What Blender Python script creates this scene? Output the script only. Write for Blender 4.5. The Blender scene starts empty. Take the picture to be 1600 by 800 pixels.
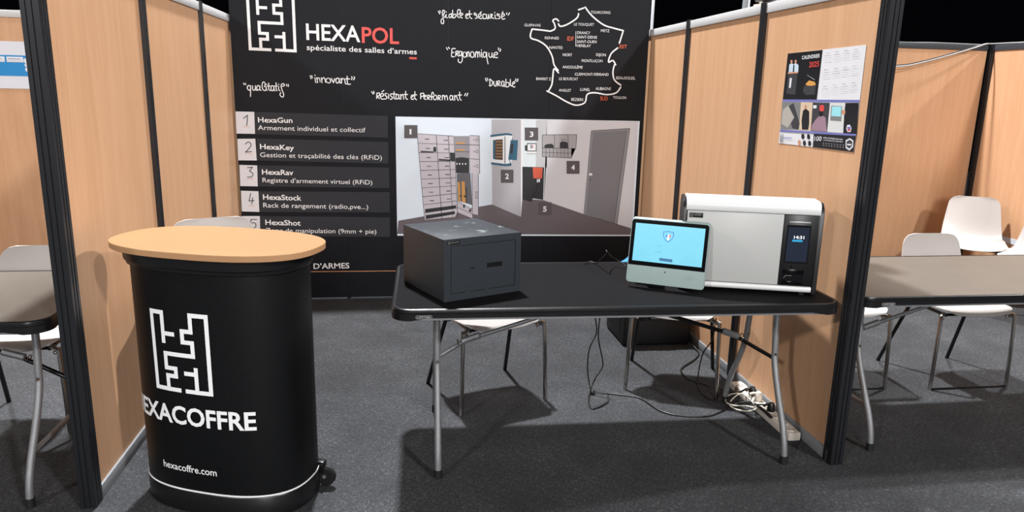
import bpy, bmesh, math, random
from mathutils import Vector, Matrix
random.seed(7)
S = bpy.context.scene
C = S.collection

# ---------------------------------------------------------------- camera
cam_d = bpy.data.cameras.new('camera')
cam_d.sensor_width = 36.0
cam_d.lens = 25.644
cam = bpy.data.objects.new('camera', cam_d)
C.objects.link(cam)
R_ = Vector((0.98880626, -0.14749578, 0.02252048))
U_ = Vector((0.01111358, 0.22332471, 0.97468075))
F_ = Vector((0.14879068, 0.96352014, -0.22246407))
M = Matrix.Identity(4)
for i in range(3):
    M[i][0] = R_[i]; M[i][1] = U_[i]; M[i][2] = -F_[i]
M.translation = Vector((1.14200966, -2.64927123, 1.55939738))
cam.matrix_world = M
cam_d.clip_start = 0.05
S.camera = cam

# ---------------------------------------------------------------- world: the dark hall above the stands
wd = bpy.data.worlds.new('world'); S.world = wd
wd.use_nodes = True
wd.node_tree.nodes['Background'].inputs['Color'].default_value = (0.0011, 0.0011, 0.0016, 1)
wd.node_tree.nodes['Background'].inputs['Strength'].default_value = 1.0

# ---------------------------------------------------------------- hall lamps and added fill lights
def lamp(name, loc, target, power, size, col=(1, 0.99, 0.98), shape='DISK', size_y=None):
    d = bpy.data.lights.new(name, 'AREA')
    d.energy = power; d.shape = shape; d.size = size; d.color = col
    if size_y: d.size_y = size_y
    o = bpy.data.objects.new(name, d); C.objects.link(o)
    o.location = loc
    o.rotation_euler = (Vector(target) - Vector(loc)).to_track_quat('-Z', 'Y').to_euler()
    return o
lamp('hall_or_fill_lamp', (0.95, 3.7, 9.0), (1.3, 0.6, 0), 1950, 0.45, (0.97, 0.98, 1.0))
lamp('hall_or_fill_lamp', (-9.0, 1.5, 7.6), (2.9, 0.9, 0.4), 430, 0.5)
lamp('hall_or_fill_lamp', (12.0, 1.5, 7.6), (0.1, 0.9, 0.4), 900, 0.5)  # added fill from the right, brightens the left wall
lamp('hall_or_fill_lamp', (-5.5, -8.0, 5.6), (2.4, 0.6, 0.9), 400, 0.7)
lamp('hall_or_fill_lamp', (7.0, -9.2, 7.4), (0.6, 0.8, 0.9), 850, 0.7)
lamp('front_fill_light', (1.0, -14.0, 4.6), (1.5, 0.6, 0.9), 860, 3.0)  # added soft fill from the camera side for faces turned forward
def spot(loc, target, power, deg, size=.22, col=(0.97, 0.98, 1.0)):
    d = bpy.data.lights.new('hall_spotlight', 'SPOT')
    d.energy = power; d.spot_size = math.radians(deg); d.spot_blend = 0.25; d.shadow_soft_size = size; d.color = col
    o = bpy.data.objects.new('hall_spotlight', d); C.objects.link(o); o.location = loc
    o.rotation_euler = (Vector(target) - Vector(loc)).to_track_quat('-Z', 'Y').to_euler()
spot((7.0, 3.0, 9.5), (5.1, 0.9, 0), 4000, 27)
spot((-3.2, 3.5, 9.0), (-2.0, 1.2, 0), 4000, 25)
lamp('overhead_fill_light', (1.5, -1.5, 9.5), (1.5, -1.5, 0), 45, 14, (0.94, 0.97, 1.0), 'SQUARE')  # added overhead fill that lifts the ambient level

S.view_settings.view_transform = 'Standard'
S.view_settings.look = 'None'
S.view_settings.gamma = 1.0
S.view_settings.use_curve_mapping = False
S.view_settings.exposure = 0.0

# ---------------------------------------------------------------- materials
def lin(c):
    return tuple((v / 255 / 12.92) if v / 255 <= 0.04045 else ((v / 255 + 0.055) / 1.055) ** 2.4 for v in c)
def mat(name, rgb, rough=0.5, metal=0.0, spec=0.5, var=0.0, vscale=30.0, bump=0.0, bscale=80.0, emit=None, estr=0.0, coat=0.0, stretch=None):
    m = bpy.data.materials.new(name); m.use_nodes = True
    nt = m.node_tree; N = nt.nodes; L = nt.links
    b = N['Principled BSDF']
    col = lin(rgb) + (1,)
    b.inputs['Base Color'].default_value = col
    b.inputs['Roughness'].default_value = rough
    b.inputs['Metallic'].default_value = metal
    b.inputs['Specular IOR Level'].default_value = spec
    b.inputs['Coat Weight'].default_value = coat
    tc = N.new('ShaderNodeTexCoord'); src = tc.outputs['Object']
    if stretch:
        mp = N.new('ShaderNodeMapping'); mp.inputs['Scale'].default_value = stretch
        L.new(src, mp.inputs['Vector']); src = mp.outputs['Vector']
    nz = N.new('ShaderNodeTexNoise'); nz.inputs['Scale'].default_value = vscale; nz.inputs['Detail'].default_value = 4
    L.new(src, nz.inputs['Vector'])
    mx = N.new('ShaderNodeMix'); mx.data_type = 'RGBA'
    v = max(var, 0.02)
    mx.inputs['A'].default_value = tuple(c * (1 - v) for c in col[:3]) + (1,)
    mx.inputs['B'].default_value = tuple(min(1, c * (1 + v)) for c in col[:3]) + (1,)
    L.new(nz.outputs['Fac'], mx.inputs['Factor']); L.new(mx.outputs['Result'], b.inputs['Base Color'])
    if bump:
        n2 = N.new('ShaderNodeTexNoise'); n2.inputs['Scale'].default_value = bscale; n2.inputs['Detail'].default_value = 3
        L.new(src, n2.inputs['Vector'])
        bp = N.new('ShaderNodeBump'); bp.inputs['Strength'].default_value = bump; bp.inputs['Distance'].default_value = 0.01
        L.new(n2.outputs['Fac'], bp.inputs['Height']); L.new(bp.outputs['Normal'], b.inputs['Normal'])
    if emit:
        b.inputs['Emission Color'].default_value = lin(emit) + (1,)
        b.inputs['Emission Strength'].default_value = estr
    return m

def wood_mat(name, rgb, offs):
    m = bpy.data.materials.new(name); m.use_nodes = True
    nt = m.node_tree; N = nt.nodes; L = nt.links; b = N['Principled BSDF']
    b.inputs['Roughness'].default_value = 0.5
    b.inputs['Specular IOR Level'].default_value = 0.35
    tc = N.new('ShaderNodeTexCoord')
    mp = N.new('ShaderNodeMapping'); mp.inputs['Scale'].default_value = (14, 14, 0.9); mp.inputs['Location'].default_value = (offs, offs * 1.7, 0)
    L.new(tc.outputs['Object'], mp.inputs['Vector'])
    n1 = N.new('ShaderNodeTexNoise'); n1.inputs['Scale'].default_value = 1.6; n1.inputs['Detail'].default_value = 6; n1.inputs['Roughness'].default_value = 0.6; n1.inputs['Distortion'].default_value = 0.6
    L.new(mp.outputs['Vector'], n1.inputs['Vector'])
    mp2 = N.new('ShaderNodeMapping'); mp2.inputs['Scale'].default_value = (120, 120, 5)
    L.new(tc.outputs['Object'], mp2.inputs['Vector'])
    n2 = N.new('ShaderNodeTexNoise'); n2.inputs['Scale'].default_value = 2.0; n2.inputs['Detail'].default_value = 3
    L.new(mp2.outputs['Vector'], n2.inputs['Vector'])
    ad = N.new('ShaderNodeMath'); ad.operation = 'MULTIPLY_ADD'; ad.inputs[1].default_value = 0.35
    L.new(n2.outputs['Fac'], ad.inputs[0]); L.new(n1.outputs['Fac'], ad.inputs[2])
    cr = N.new('ShaderNodeValToRGB')
    c = lin(rgb)
    cr.color_ramp.elements[0].position = 0.4; cr.color_ramp.elements[0].color = (c[0] * .90, c[1] * .86, c[2] * .82, 1)
    cr.color_ramp.elements[1].position = 0.92; cr.color_ramp.elements[1].color = (min(1, c[0] * 1.06), c[1] * 1.08, c[2] * 1.12, 1)
    L.new(ad.outputs[0], cr.inputs['Fac']); L.new(cr.outputs['Color'], b.inputs['Base Color'])
    return m

def carpet_mat():
    m = bpy.data.materials.new('carpet'); m.use_nodes = True
    nt = m.node_tree; N = nt.nodes; L = nt.links; b = N['Principled BSDF']
    b.inputs['Roughness'].default_value = 0.95; b.inputs['Specular IOR Level'].default_value = 0.15
    tc = N.new('ShaderNodeTexCoord')
    def nz(sc, stretch, det=4):
        mp = N.new('ShaderNodeMapping'); mp.inputs['Scale'].default_value = stretch
        L.new(tc.outputs['Object'], mp.inputs['Vector'])
        n = N.new('ShaderNodeTexNoise'); n.inputs['Scale'].default_value = sc; n.inputs['Detail'].default_value = det; n.inputs['Roughness'].default_value = 0.65
        L.new(mp.outputs['Vector'], n.inputs['Vector']); return n
    a = nz(160, (1, 0.30, 1)); c = nz(160, (0.30, 1, 1)); d = nz(3.0, (1, 1, 1))
    mx = N.new('ShaderNodeMath'); mx.operation = 'MAXIMUM'; L.new(a.outputs['Fac'], mx.inputs[0]); L.new(c.outputs['Fac'], mx.inputs[1])
    ad = N.new('ShaderNodeMath'); ad.operation = 'MULTIPLY_ADD'; ad.inputs[1].default_value = 0.25
    L.new(d.outputs['Fac'], ad.inputs[0]); L.new(mx.outputs[0], ad.inputs[2])
    cr = N.new('ShaderNodeValToRGB')
    cr.color_ramp.elements[0].position = 0.55; cr.color_ramp.elements[0].color = (0.029, 0.030, 0.0325, 1)
    cr.color_ramp.elements[1].position = 0.90; cr.color_ramp.elements[1].color = (0.165, 0.169, 0.178, 1)
    e = cr.color_ramp.elements.new(0.72); e.color = (0.055, 0.057, 0.061, 1)
    L.new(ad.outputs[0], cr.inputs['Fac']); L.new(cr.outputs['Color'], b.inputs['Base Color'])
    bp = N.new('ShaderNodeBump'); bp.inputs['Strength'].default_value = 0.5; bp.inputs['Distance'].default_value = 0.004
    L.new(mx.outputs[0], bp.inputs['Height']); L.new(bp.outputs['Normal'], b.inputs['Normal'])
    return m

def safe_top_mat():
    m = mat('safe_steel', (48, 52, 57), 0.45, 0.0, 0.3, 0.25, 260, 0.25, 500)
    nt = m.node_tree; N = nt.nodes; L = nt.links; b = N['Principled BSDF']
    old = b.inputs['Base Color'].links[0].from_socket
    tc = N['Texture Coordinate'] if 'Texture Coordinate' in N else N.new('ShaderNodeTexCoord')
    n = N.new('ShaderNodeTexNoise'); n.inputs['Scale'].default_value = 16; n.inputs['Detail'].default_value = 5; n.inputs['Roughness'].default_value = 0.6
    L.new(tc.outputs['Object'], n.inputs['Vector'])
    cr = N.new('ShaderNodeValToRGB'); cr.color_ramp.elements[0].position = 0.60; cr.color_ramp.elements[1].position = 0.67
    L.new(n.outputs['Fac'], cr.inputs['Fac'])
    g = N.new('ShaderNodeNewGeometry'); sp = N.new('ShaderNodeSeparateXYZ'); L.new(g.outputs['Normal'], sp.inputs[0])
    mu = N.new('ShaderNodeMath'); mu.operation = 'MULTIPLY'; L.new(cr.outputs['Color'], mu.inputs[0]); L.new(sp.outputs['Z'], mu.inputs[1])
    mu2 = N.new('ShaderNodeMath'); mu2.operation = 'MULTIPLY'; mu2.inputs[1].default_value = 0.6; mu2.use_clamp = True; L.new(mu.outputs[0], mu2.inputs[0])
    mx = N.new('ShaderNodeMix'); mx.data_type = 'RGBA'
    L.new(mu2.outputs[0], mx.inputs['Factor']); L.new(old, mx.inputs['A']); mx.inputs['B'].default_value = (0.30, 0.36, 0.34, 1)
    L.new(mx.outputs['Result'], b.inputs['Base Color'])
    return m

WOODS = [wood_mat('beech_laminate', (203, 159, 122), 3.1 * k) for k in range(3)]
BLACKP = mat('black_anodised_post', (26, 27, 31), 0.38, 0.0, 0.5, 0.1)
ALU = mat('pale_aluminium_rail', (196, 196, 196), 0.45, 0.0, 0.5, 0.05)
DARKR = mat('dark_grey_rail', (58, 62, 68), 0.45, 0.0, 0.5, 0.05)
BASEALU = mat('grey_base_rail', (128, 131, 134), 0.45, 0.0, 0.4, 0.05)
CARPET = carpet_mat()
PVC = mat('black_printed_panel', (25, 26, 31), 0.5, 0, 0.14, 0.1, 4, 0.35, 3.2)
WHITEINK = mat('white_print', (244, 244, 246), 0.5)
INKM = {
 'w': WHITEINK, 'white': WHITEINK, 'r': mat('red_print', (236, 82, 76), 0.5), 'o': mat('orange_print', (224, 98, 62), 0.5),
 'row': mat('charcoal_print', (52, 53, 58), 0.5, 0, .16, .06, 4, .3, 3.2), 'card': mat('pale_print', (222, 222, 228), 0.5),
 'orange': mat('thin_orange_print', (216, 150, 110), 0.5), 'picwall': mat('pale_blue_print', (228, 240, 253), 0.45, 0, .5, .03, 4, .3, 3.2),
 'picwall2': mat('pale_grey_print', (216, 217, 223), .45, 0, .5, .03, 4, .3, 3.2), 'picwall3': mat('bluish_print', (226, 238, 244), .45),
 'picwall4': mat('mid_grey_print', (200, 203, 208), .45), 'picfloor': mat('brown_grey_print', (104, 95, 101), .45, 0, .5, .05, 6),
 'picpart': mat('grey_partition_print', (184, 183, 190), .45), 'picwhite': mat('white_wall_print', (238, 242, 246), .45),
 'cab': mat('lilac_grey_print', (200, 194, 203), .45), 'ink': mat('ink_line_print', (46, 46, 52), .5), 'dark': mat('near_black_print', (32, 33, 38), .5),
 'pgrey': mat('cabinet_inside_print', (148, 145, 152), .5), 'pgrey2': mat('cabinet_dark_inside_print', (96, 94, 102), .5), 'pgrey3': mat('rack_print', (172, 170, 174), .5),
 'gold': mat('gold_print', (206, 150, 76), .5), 'teal': mat('teal_print', (34, 92, 120), .5), 'pbrown': mat('brown_print', (72, 56, 50), .5),
 'tag': mat('tag_print', (84, 78, 82), .5), 'red': mat('plain_red_print', (222, 78, 66), .5), 'picred': mat('patch_red_print', (214, 92, 66), .5),
 'pdoor': mat('door_leaf_print', (122, 122, 129), .45, 0, .5, .08, 3), 'pdoor2': mat('door_frame_print', (146, 146, 152), .45),
 'paper': mat('white_paper', (214, 214, 217), .6), 'cblack': mat('calendar_black', (26, 26, 30), .35), 'violet': mat('calendar_violet', (112, 114, 176), .5),
 'cgrey': mat('calendar_grey', (122, 122, 120), .5), 'cdark': mat('calendar_dark', (58, 58, 62), .45), 'clight': mat('calendar_light', (170, 166, 158), .5),
 'cbeige': mat('calendar_beige', (206, 184, 160), .5), 'cskin': mat('calendar_skin', (196, 140, 112), .5), 'cmauve': mat('calendar_mauve', (150, 122, 136), .5, 0, .5, .3, 200),
 'cred': mat('calendar_red', (206, 70, 66), .5), 'cwhite2': mat('calendar_pale', (206, 206, 206), .5), 'cyan': mat('calendar_cyan', (150, 214, 222), .5),
 'cshirt': mat('calendar_shirt', (190, 206, 220), .5), 'cpale': mat('calendar_lines', (206, 208, 212), .6),
}
TOPBLACK = mat('black_table_plastic', (20, 20, 22), 0.65, 0, 0.05, 0.15, 8, 0.15, 350)
TOPSHEEN = mat('table_plastic_reflection_tone', (88, 82, 74), 0.42, 0, 0.5, 0.15, 8, 0.15, 350)  # grey-brown reflection on the side tables put into the top colour
RIM = mat('black_rim_plastic', (20, 20, 22), 0.3, 0, 0.5)
STEELG = mat('grey_hammered_steel', (132, 133, 136), 0.35, 0.35, 0.5, 0.12, 300, 0.2, 600)
RUBBER = mat('black_rubber', (16, 16, 17), 0.7)
CHROME = mat('chrome', (196, 192, 186), 0.14, 1.0)
CHSHELL = mat('white_chair_plastic', (182, 176, 172), 0.38, 0, 0.5, 0.02, 5, 0.05, 300)
STRIPB = mat('dark_leg_tube', (58, 57, 58), 0.25, 0.9)
COUNTERB = mat('black_counter_wrap', (9, 10, 12), 0.45, 0, 0.3, 0.1, 4, 0.1, 260)
COUNTERT = mat('light_wood_laminate_top', (160, 124, 86), 0.42, 0, 0.4, 0.05, 18, 0, 80, stretch=(1, 6, 1))
COUNTERE = mat('wood_edge_band', (176, 134, 96), 0.5, 0, 0.4, 0.05)
BPLAST = mat('black_plastic', (18, 18, 20), 0.35, 0, 0.5, 0.1)
SAFE = safe_top_mat()
WBODY = mat('pale_grey_enamel', (186, 186, 184), 0.4, 0, 0.5, 0.02)
WBODY2 = mat('white_enamel', (222, 222, 222), 0.35, 0, 0.5, 0.02)
GLOSSB = mat('glossy_black_glass', (10, 10, 12), 0.12, 0, 0.5)
SILVER = mat('brushed_silver', (168, 170, 172), 0.35, 0.6)
TABLOW = mat('sage_grey_plastic', (140, 158, 156), 0.45, 0, 0.4, 0.02)
SCREEN = mat('cyan_screen', (20, 24, 26), 0.2, 0, 0.5, emit=(140, 230, 255), estr=0.95)
SCRDARK = mat('navy_screen', (16, 20, 30), 0.15, 0, 0.5, emit=(34, 42, 58), estr=0.7)
EWHITE = mat('lit_white_text', (230, 230, 230), 0.4, emit=(250, 252, 255), estr=0.95)
ECYAN = mat('lit_blue_bar', (20, 60, 80), 0.4, emit=(40, 170, 220), estr=0.9)
ENAVY = mat('lit_navy_mark', (20, 60, 90), 0.4, emit=(44, 104, 146), estr=0.9)
ERED = mat('lit_red_mark', (160, 40, 40), 0.4, emit=(214, 74, 70), estr=0.9)
EBLUE2 = mat('lit_mid_blue_mark', (20, 60, 120), 0.4, emit=(40, 104, 190), estr=0.9)
CABLEB = mat('black_cable', (16, 16, 17), 0.4)
CORDG = mat('grey_cord', (150, 148, 146), 0.5)
CABLEW = mat('cream_cable', (226, 218, 204), 0.5)
STRIPW = mat('white_socket_plastic', (216, 208, 198), 0.5)
CASEM = mat('black_case_plastic', (13, 13, 14), 0.5, 0, 0.4, 0.1, 20, 0.2, 200)
BLUEM = mat('blue_fabric', (70, 140, 200), 0.8, 0, 0.2, 0.2, 300, 0.3, 400)
BLUES = mat('blue_sign_print', (10, 132, 198), 0.5)
WHITES = mat('white_sign_board', (214, 217, 226), 0.5)
LAMPG = mat('lamp_glass', (226, 214, 190), 0.4)

# ---------------------------------------------------------------- mesh helpers
def link(name, me, m, parent=None, smooth=False, kind=None, label=None):
    for x in (m if isinstance(m, (list, tuple)) else [m]):
        me.materials.append(x)
    o = bpy.data.objects.new(name, me); C.objects.link(o)
    if parent: o.parent = parent
    if smooth:
        me.polygons.foreach_set('use_smooth', [True] * len(me.polygons))
        try: me.set_sharp_from_angle(angle=math.radians(38))
        except Exception: pass
    if kind: o['kind'] = kind
    if label: o['label'] = label
    return o
def fin(name, bm, m, parent=None, smooth=False, kind=None, label=None):
    me = bpy.data.meshes.new(name)
    bmesh.ops.recalc_face_normals(bm, faces=bm.faces[:])
    bm.to_mesh(me); bm.free()
    return link(name, me, m, parent, smooth, kind, label)
def thing(name, label=None, cat=None, loc=(0, 0, 0), rz=0.0, group=None, kind=None):
    o = bpy.data.objects.new(name, None); C.objects.link(o)
    o.location = loc; o.rotation_euler = (0, 0, rz); o.empty_display_size = 0.1
    tag(o, label, cat, group, kind)
    return o
def tag(o, label=None, cat=None, group=None, kind=None):
    if label: o['label'] = label
    if cat: o['category'] = cat
    if group: o['group'] = group
    if kind: o['kind'] = kind
    return o
def bx(bm, x0, x1, y0, y1, z0, z1, bev=0.0, seg=2, mi=0, rot=None):
    vs = [bm.verts.new((x, y, z)) for x in (x0, x1) for y in (y0, y1) for z in (z0, z1)]
    fs = [(0, 1, 3, 2), (4, 6, 7, 5), (0, 4, 5, 1), (2, 3, 7, 6), (0, 2, 6, 4), (1, 5, 7, 3)]
    faces = [bm.faces.new([vs[i] for i in f]) for f in fs]
    for f in faces: f.material_index = mi
    if bev:
        es = set(e for f in faces for e in f.edges)
        bmesh.ops.bevel(bm, geom=list(es), offset=bev, segments=seg, affect='EDGES', profile=0.5)
    return vs
def box(name, x0, x1, y0, y1, z0, z1, m, parent=None, bev=0.0, seg=2, label=None, kind=None):
    bm = bmesh.new(); bx(bm, x0, x1, y0, y1, z0, z1, bev, seg)
    return fin(name, bm, m, parent, bev > 0, kind, label)
def smooth_path(P, n=6, closed=False):
    P = [Vector(p) for p in P]
    if len(P) < 3: return P
    out = []
    N_ = len(P)
    for i in range(N_ if closed else N_ - 1):
        if closed: a, b, c, d = P[(i - 1) % N_], P[i], P[(i + 1) % N_], P[(i + 2) % N_]
        else: a, b, c, d = P[max(i - 1, 0)], P[i], P[i + 1], P[min(i + 2, N_ - 1)]
        for k in range(n):
            t = k / n
            out.append(0.5 * ((2 * b) + (c - a) * t + (2 * a - 5 * b + 4 * c - d) * t * t + (3 * b - a - 3 * c + d) * t ** 3))
    if not closed: out.append(P[-1])
    return out
def tube(bm, P, r, seg=10, closed=False, mi=0, flat=1.0):
    P = [Vector(p) for p in P]; n = len(P)
    rings = []; up = None
    for i, p in enumerate(P):
        if closed: t = P[(i + 1) % n] - P[i - 1]
        else: t = P[min(i + 1, n - 1)] - P[max(i - 1, 0)]
        t.normalize()
        if up is None:
            up = Vector((0, 0, 1)) if abs(t.z) < 0.9 else Vector((0, 1, 0))
        x = t.cross(up)
        if x.length < 1e-6: x = Vector((1, 0, 0))
        x.normalize(); up = x.cross(t).normalized()
        rr = r[i] if isinstance(r, (list, tuple)) else r
        rings.append([bm.verts.new(p + x * math.cos(a) * rr + up * math.sin(a) * rr * flat) for a in [2 * math.pi * k / seg for k in range(seg)]])
    for i in range(n if closed else n - 1):
        A = rings[i]; B = rings[(i + 1) % n]
        for k in range(seg):
            f = bm.faces.new((A[k], A[(k + 1) % seg], B[(k + 1) % seg], B[k])); f.material_index = mi
    if not closed:
        for rr in (rings[0], rings[-1]):
            f = bm.faces.new(rr); f.material_index = mi
def rod(name, P, r, m, parent=None, seg=10, sm=0, closed=False, label=None, flat=1.0):
    bm = bmesh.new(); tube(bm, smooth_path(P, sm, closed) if sm else P, r, seg, closed, 0, flat)
    return fin(name, bm, m, parent, True, None, label)
def loft(bm, loops, cap0=True, cap1=True, mi=0):
    R = [[bm.verts.new(p) for p in lp] for lp in loops]; n = len(R[0])
    for A, B in zip(R, R[1:]):
        for k in range(n):
            f = bm.faces.new((A[k], A[(k + 1) % n], B[(k + 1) % n], B[k])); f.material_index = mi
    if cap0: bm.faces.new(R[0][::-1]).material_index = mi
    if cap1: bm.faces.new(R[-1]).material_index = mi
    return R
def rrect(x0, x1, y0, y1, r, n=8, sub=0.0):
    P = []
    for cx, cy, a0 in ((x1 - r, y1 - r, 0), (x0 + r, y1 - r, 90), (x0 + r, y0 + r, 180), (x1 - r, y0 + r, 270)):
        for k in range(n + 1):
            a = math.radians(a0 + 90 * k / n); P.append((cx + r * math.cos(a), cy + r * math.sin(a)))
    if sub:
        Q = []
        for i, p in enumerate(P):
            q = P[(i + 1) % len(P)]; Q.append(p); d = math.dist(p, q); k = int(d / sub)
            for j in range(1, k): Q.append((p[0] + (q[0] - p[0]) * j / k, p[1] + (q[1] - p[1]) * j / k))
        P = Q
    return P
def sell(a, b, n, N_=96):
    P = []
    for i in range(N_):
        t = 2 * math.pi * i / N_; c, s = math.cos(t), math.sin(t)
        P.append((a * math.copysign(abs(c) ** (2 / n), c), b * math.copysign(abs(s) ** (2 / n), s)))
    return P
def poly(bm, pts3, mi=0):
    vs = [bm.verts.new(p) for p in pts3]
    f = bm.faces.new(vs); f.material_index = mi
    bmesh.ops.triangulate(bm, faces=[f]) if len(vs) > 4 else None
def ribbon(bm, P2, w, tf, mi=0):
    """flat round-ended stroke in a plane; tf maps (u, v) to 3-D"""
    P = [Vector((p[0], p[1])) for p in P2]
    n = len(P); Lf = []; Rt = []
    for i in range(n):
        t = (P[min(i + 1, n - 1)] - P[max(i - 1, 0)]); t = t.normalized() if t.length > 1e-9 else Vector((1, 0))
        q = Vector((-t.y, t.x)) * w / 2
        Lf.append(P[i] + q); Rt.append(P[i] - q)
    t0 = (P[1] - P[0]).normalized() * w / 2; t1 = (P[-1] - P[-2]).normalized() * w / 2
    L3 = [bm.verts.new(tf(*p)) for p in Lf]; R3 = [bm.verts.new(tf(*p)) for p in Rt]
    for i in range(n - 1): bm.faces.new((L3[i], L3[i + 1], R3[i + 1], R3[i])).material_index = mi
    q0 = (Lf[0] - P[0]) * .55; q1 = (Lf[-1] - P[-1]) * .55
    a = [bm.verts.new(tf(*p)) for p in (P[0] - t0 * .9 + q0, P[0] - t0 * .9 - q0)]
    bm.faces.new((L3[0], R3[0], a[1], a[0])).material_index = mi
    a = [bm.verts.new(tf(*p)) for p in (P[-1] + t1 * .9 + q1, P[-1] + t1 * .9 - q1)]
    bm.faces.new((L3[-1], a[0], a[1], R3[-1])).material_index = mi
_cap = {}
def text_geo(s, bold):
    cu = bpy.data.curves.new('t', 'FONT'); cu.body = s; cu.size = 1.0; cu.offset = 0.0085 * bold; cu.resolution_u = 3; cu.fill_mode = 'FRONT'
    o = bpy.data.objects.new('t', cu); C.objects.link(o)
    dg = bpy.context.evaluated_depsgraph_get(); me = bpy.data.meshes.new_from_object(o.evaluated_get(dg))
    V = [tuple(v.co) for v in me.vertices]; F = [tuple(p.vertices) for p in me.polygons]
    bpy.data.objects.remove(o); bpy.data.meshes.remove(me); bpy.data.curves.remove(cu)
    return V, F
def cap_h(bold):
    if bold not in _cap:
        V, F = text_geo('H', bold); _cap[bold] = max(v[1] for v in V)
    return _cap[bold]
def add_text(bm, s, width, cap, bold, tf, mi=0):
    """text scaled to a width and a capital height; tf maps (u along baseline, v up) to 3-D"""
    V, F = text_geo(s, bold)
    x0 = min(v[0] for v in V); x1 = max(v[0] for v in V)
    sx = width / (x1 - x0); sy = cap / cap_h(bold)
    vs = [bm.verts.new(tf((v[0] - x0) * sx, v[1] * sy)) for v in V]
    for f in F:
        try: bm.faces.new([vs[i] for i in f]).material_index = mi
        except ValueError: pass

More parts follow.
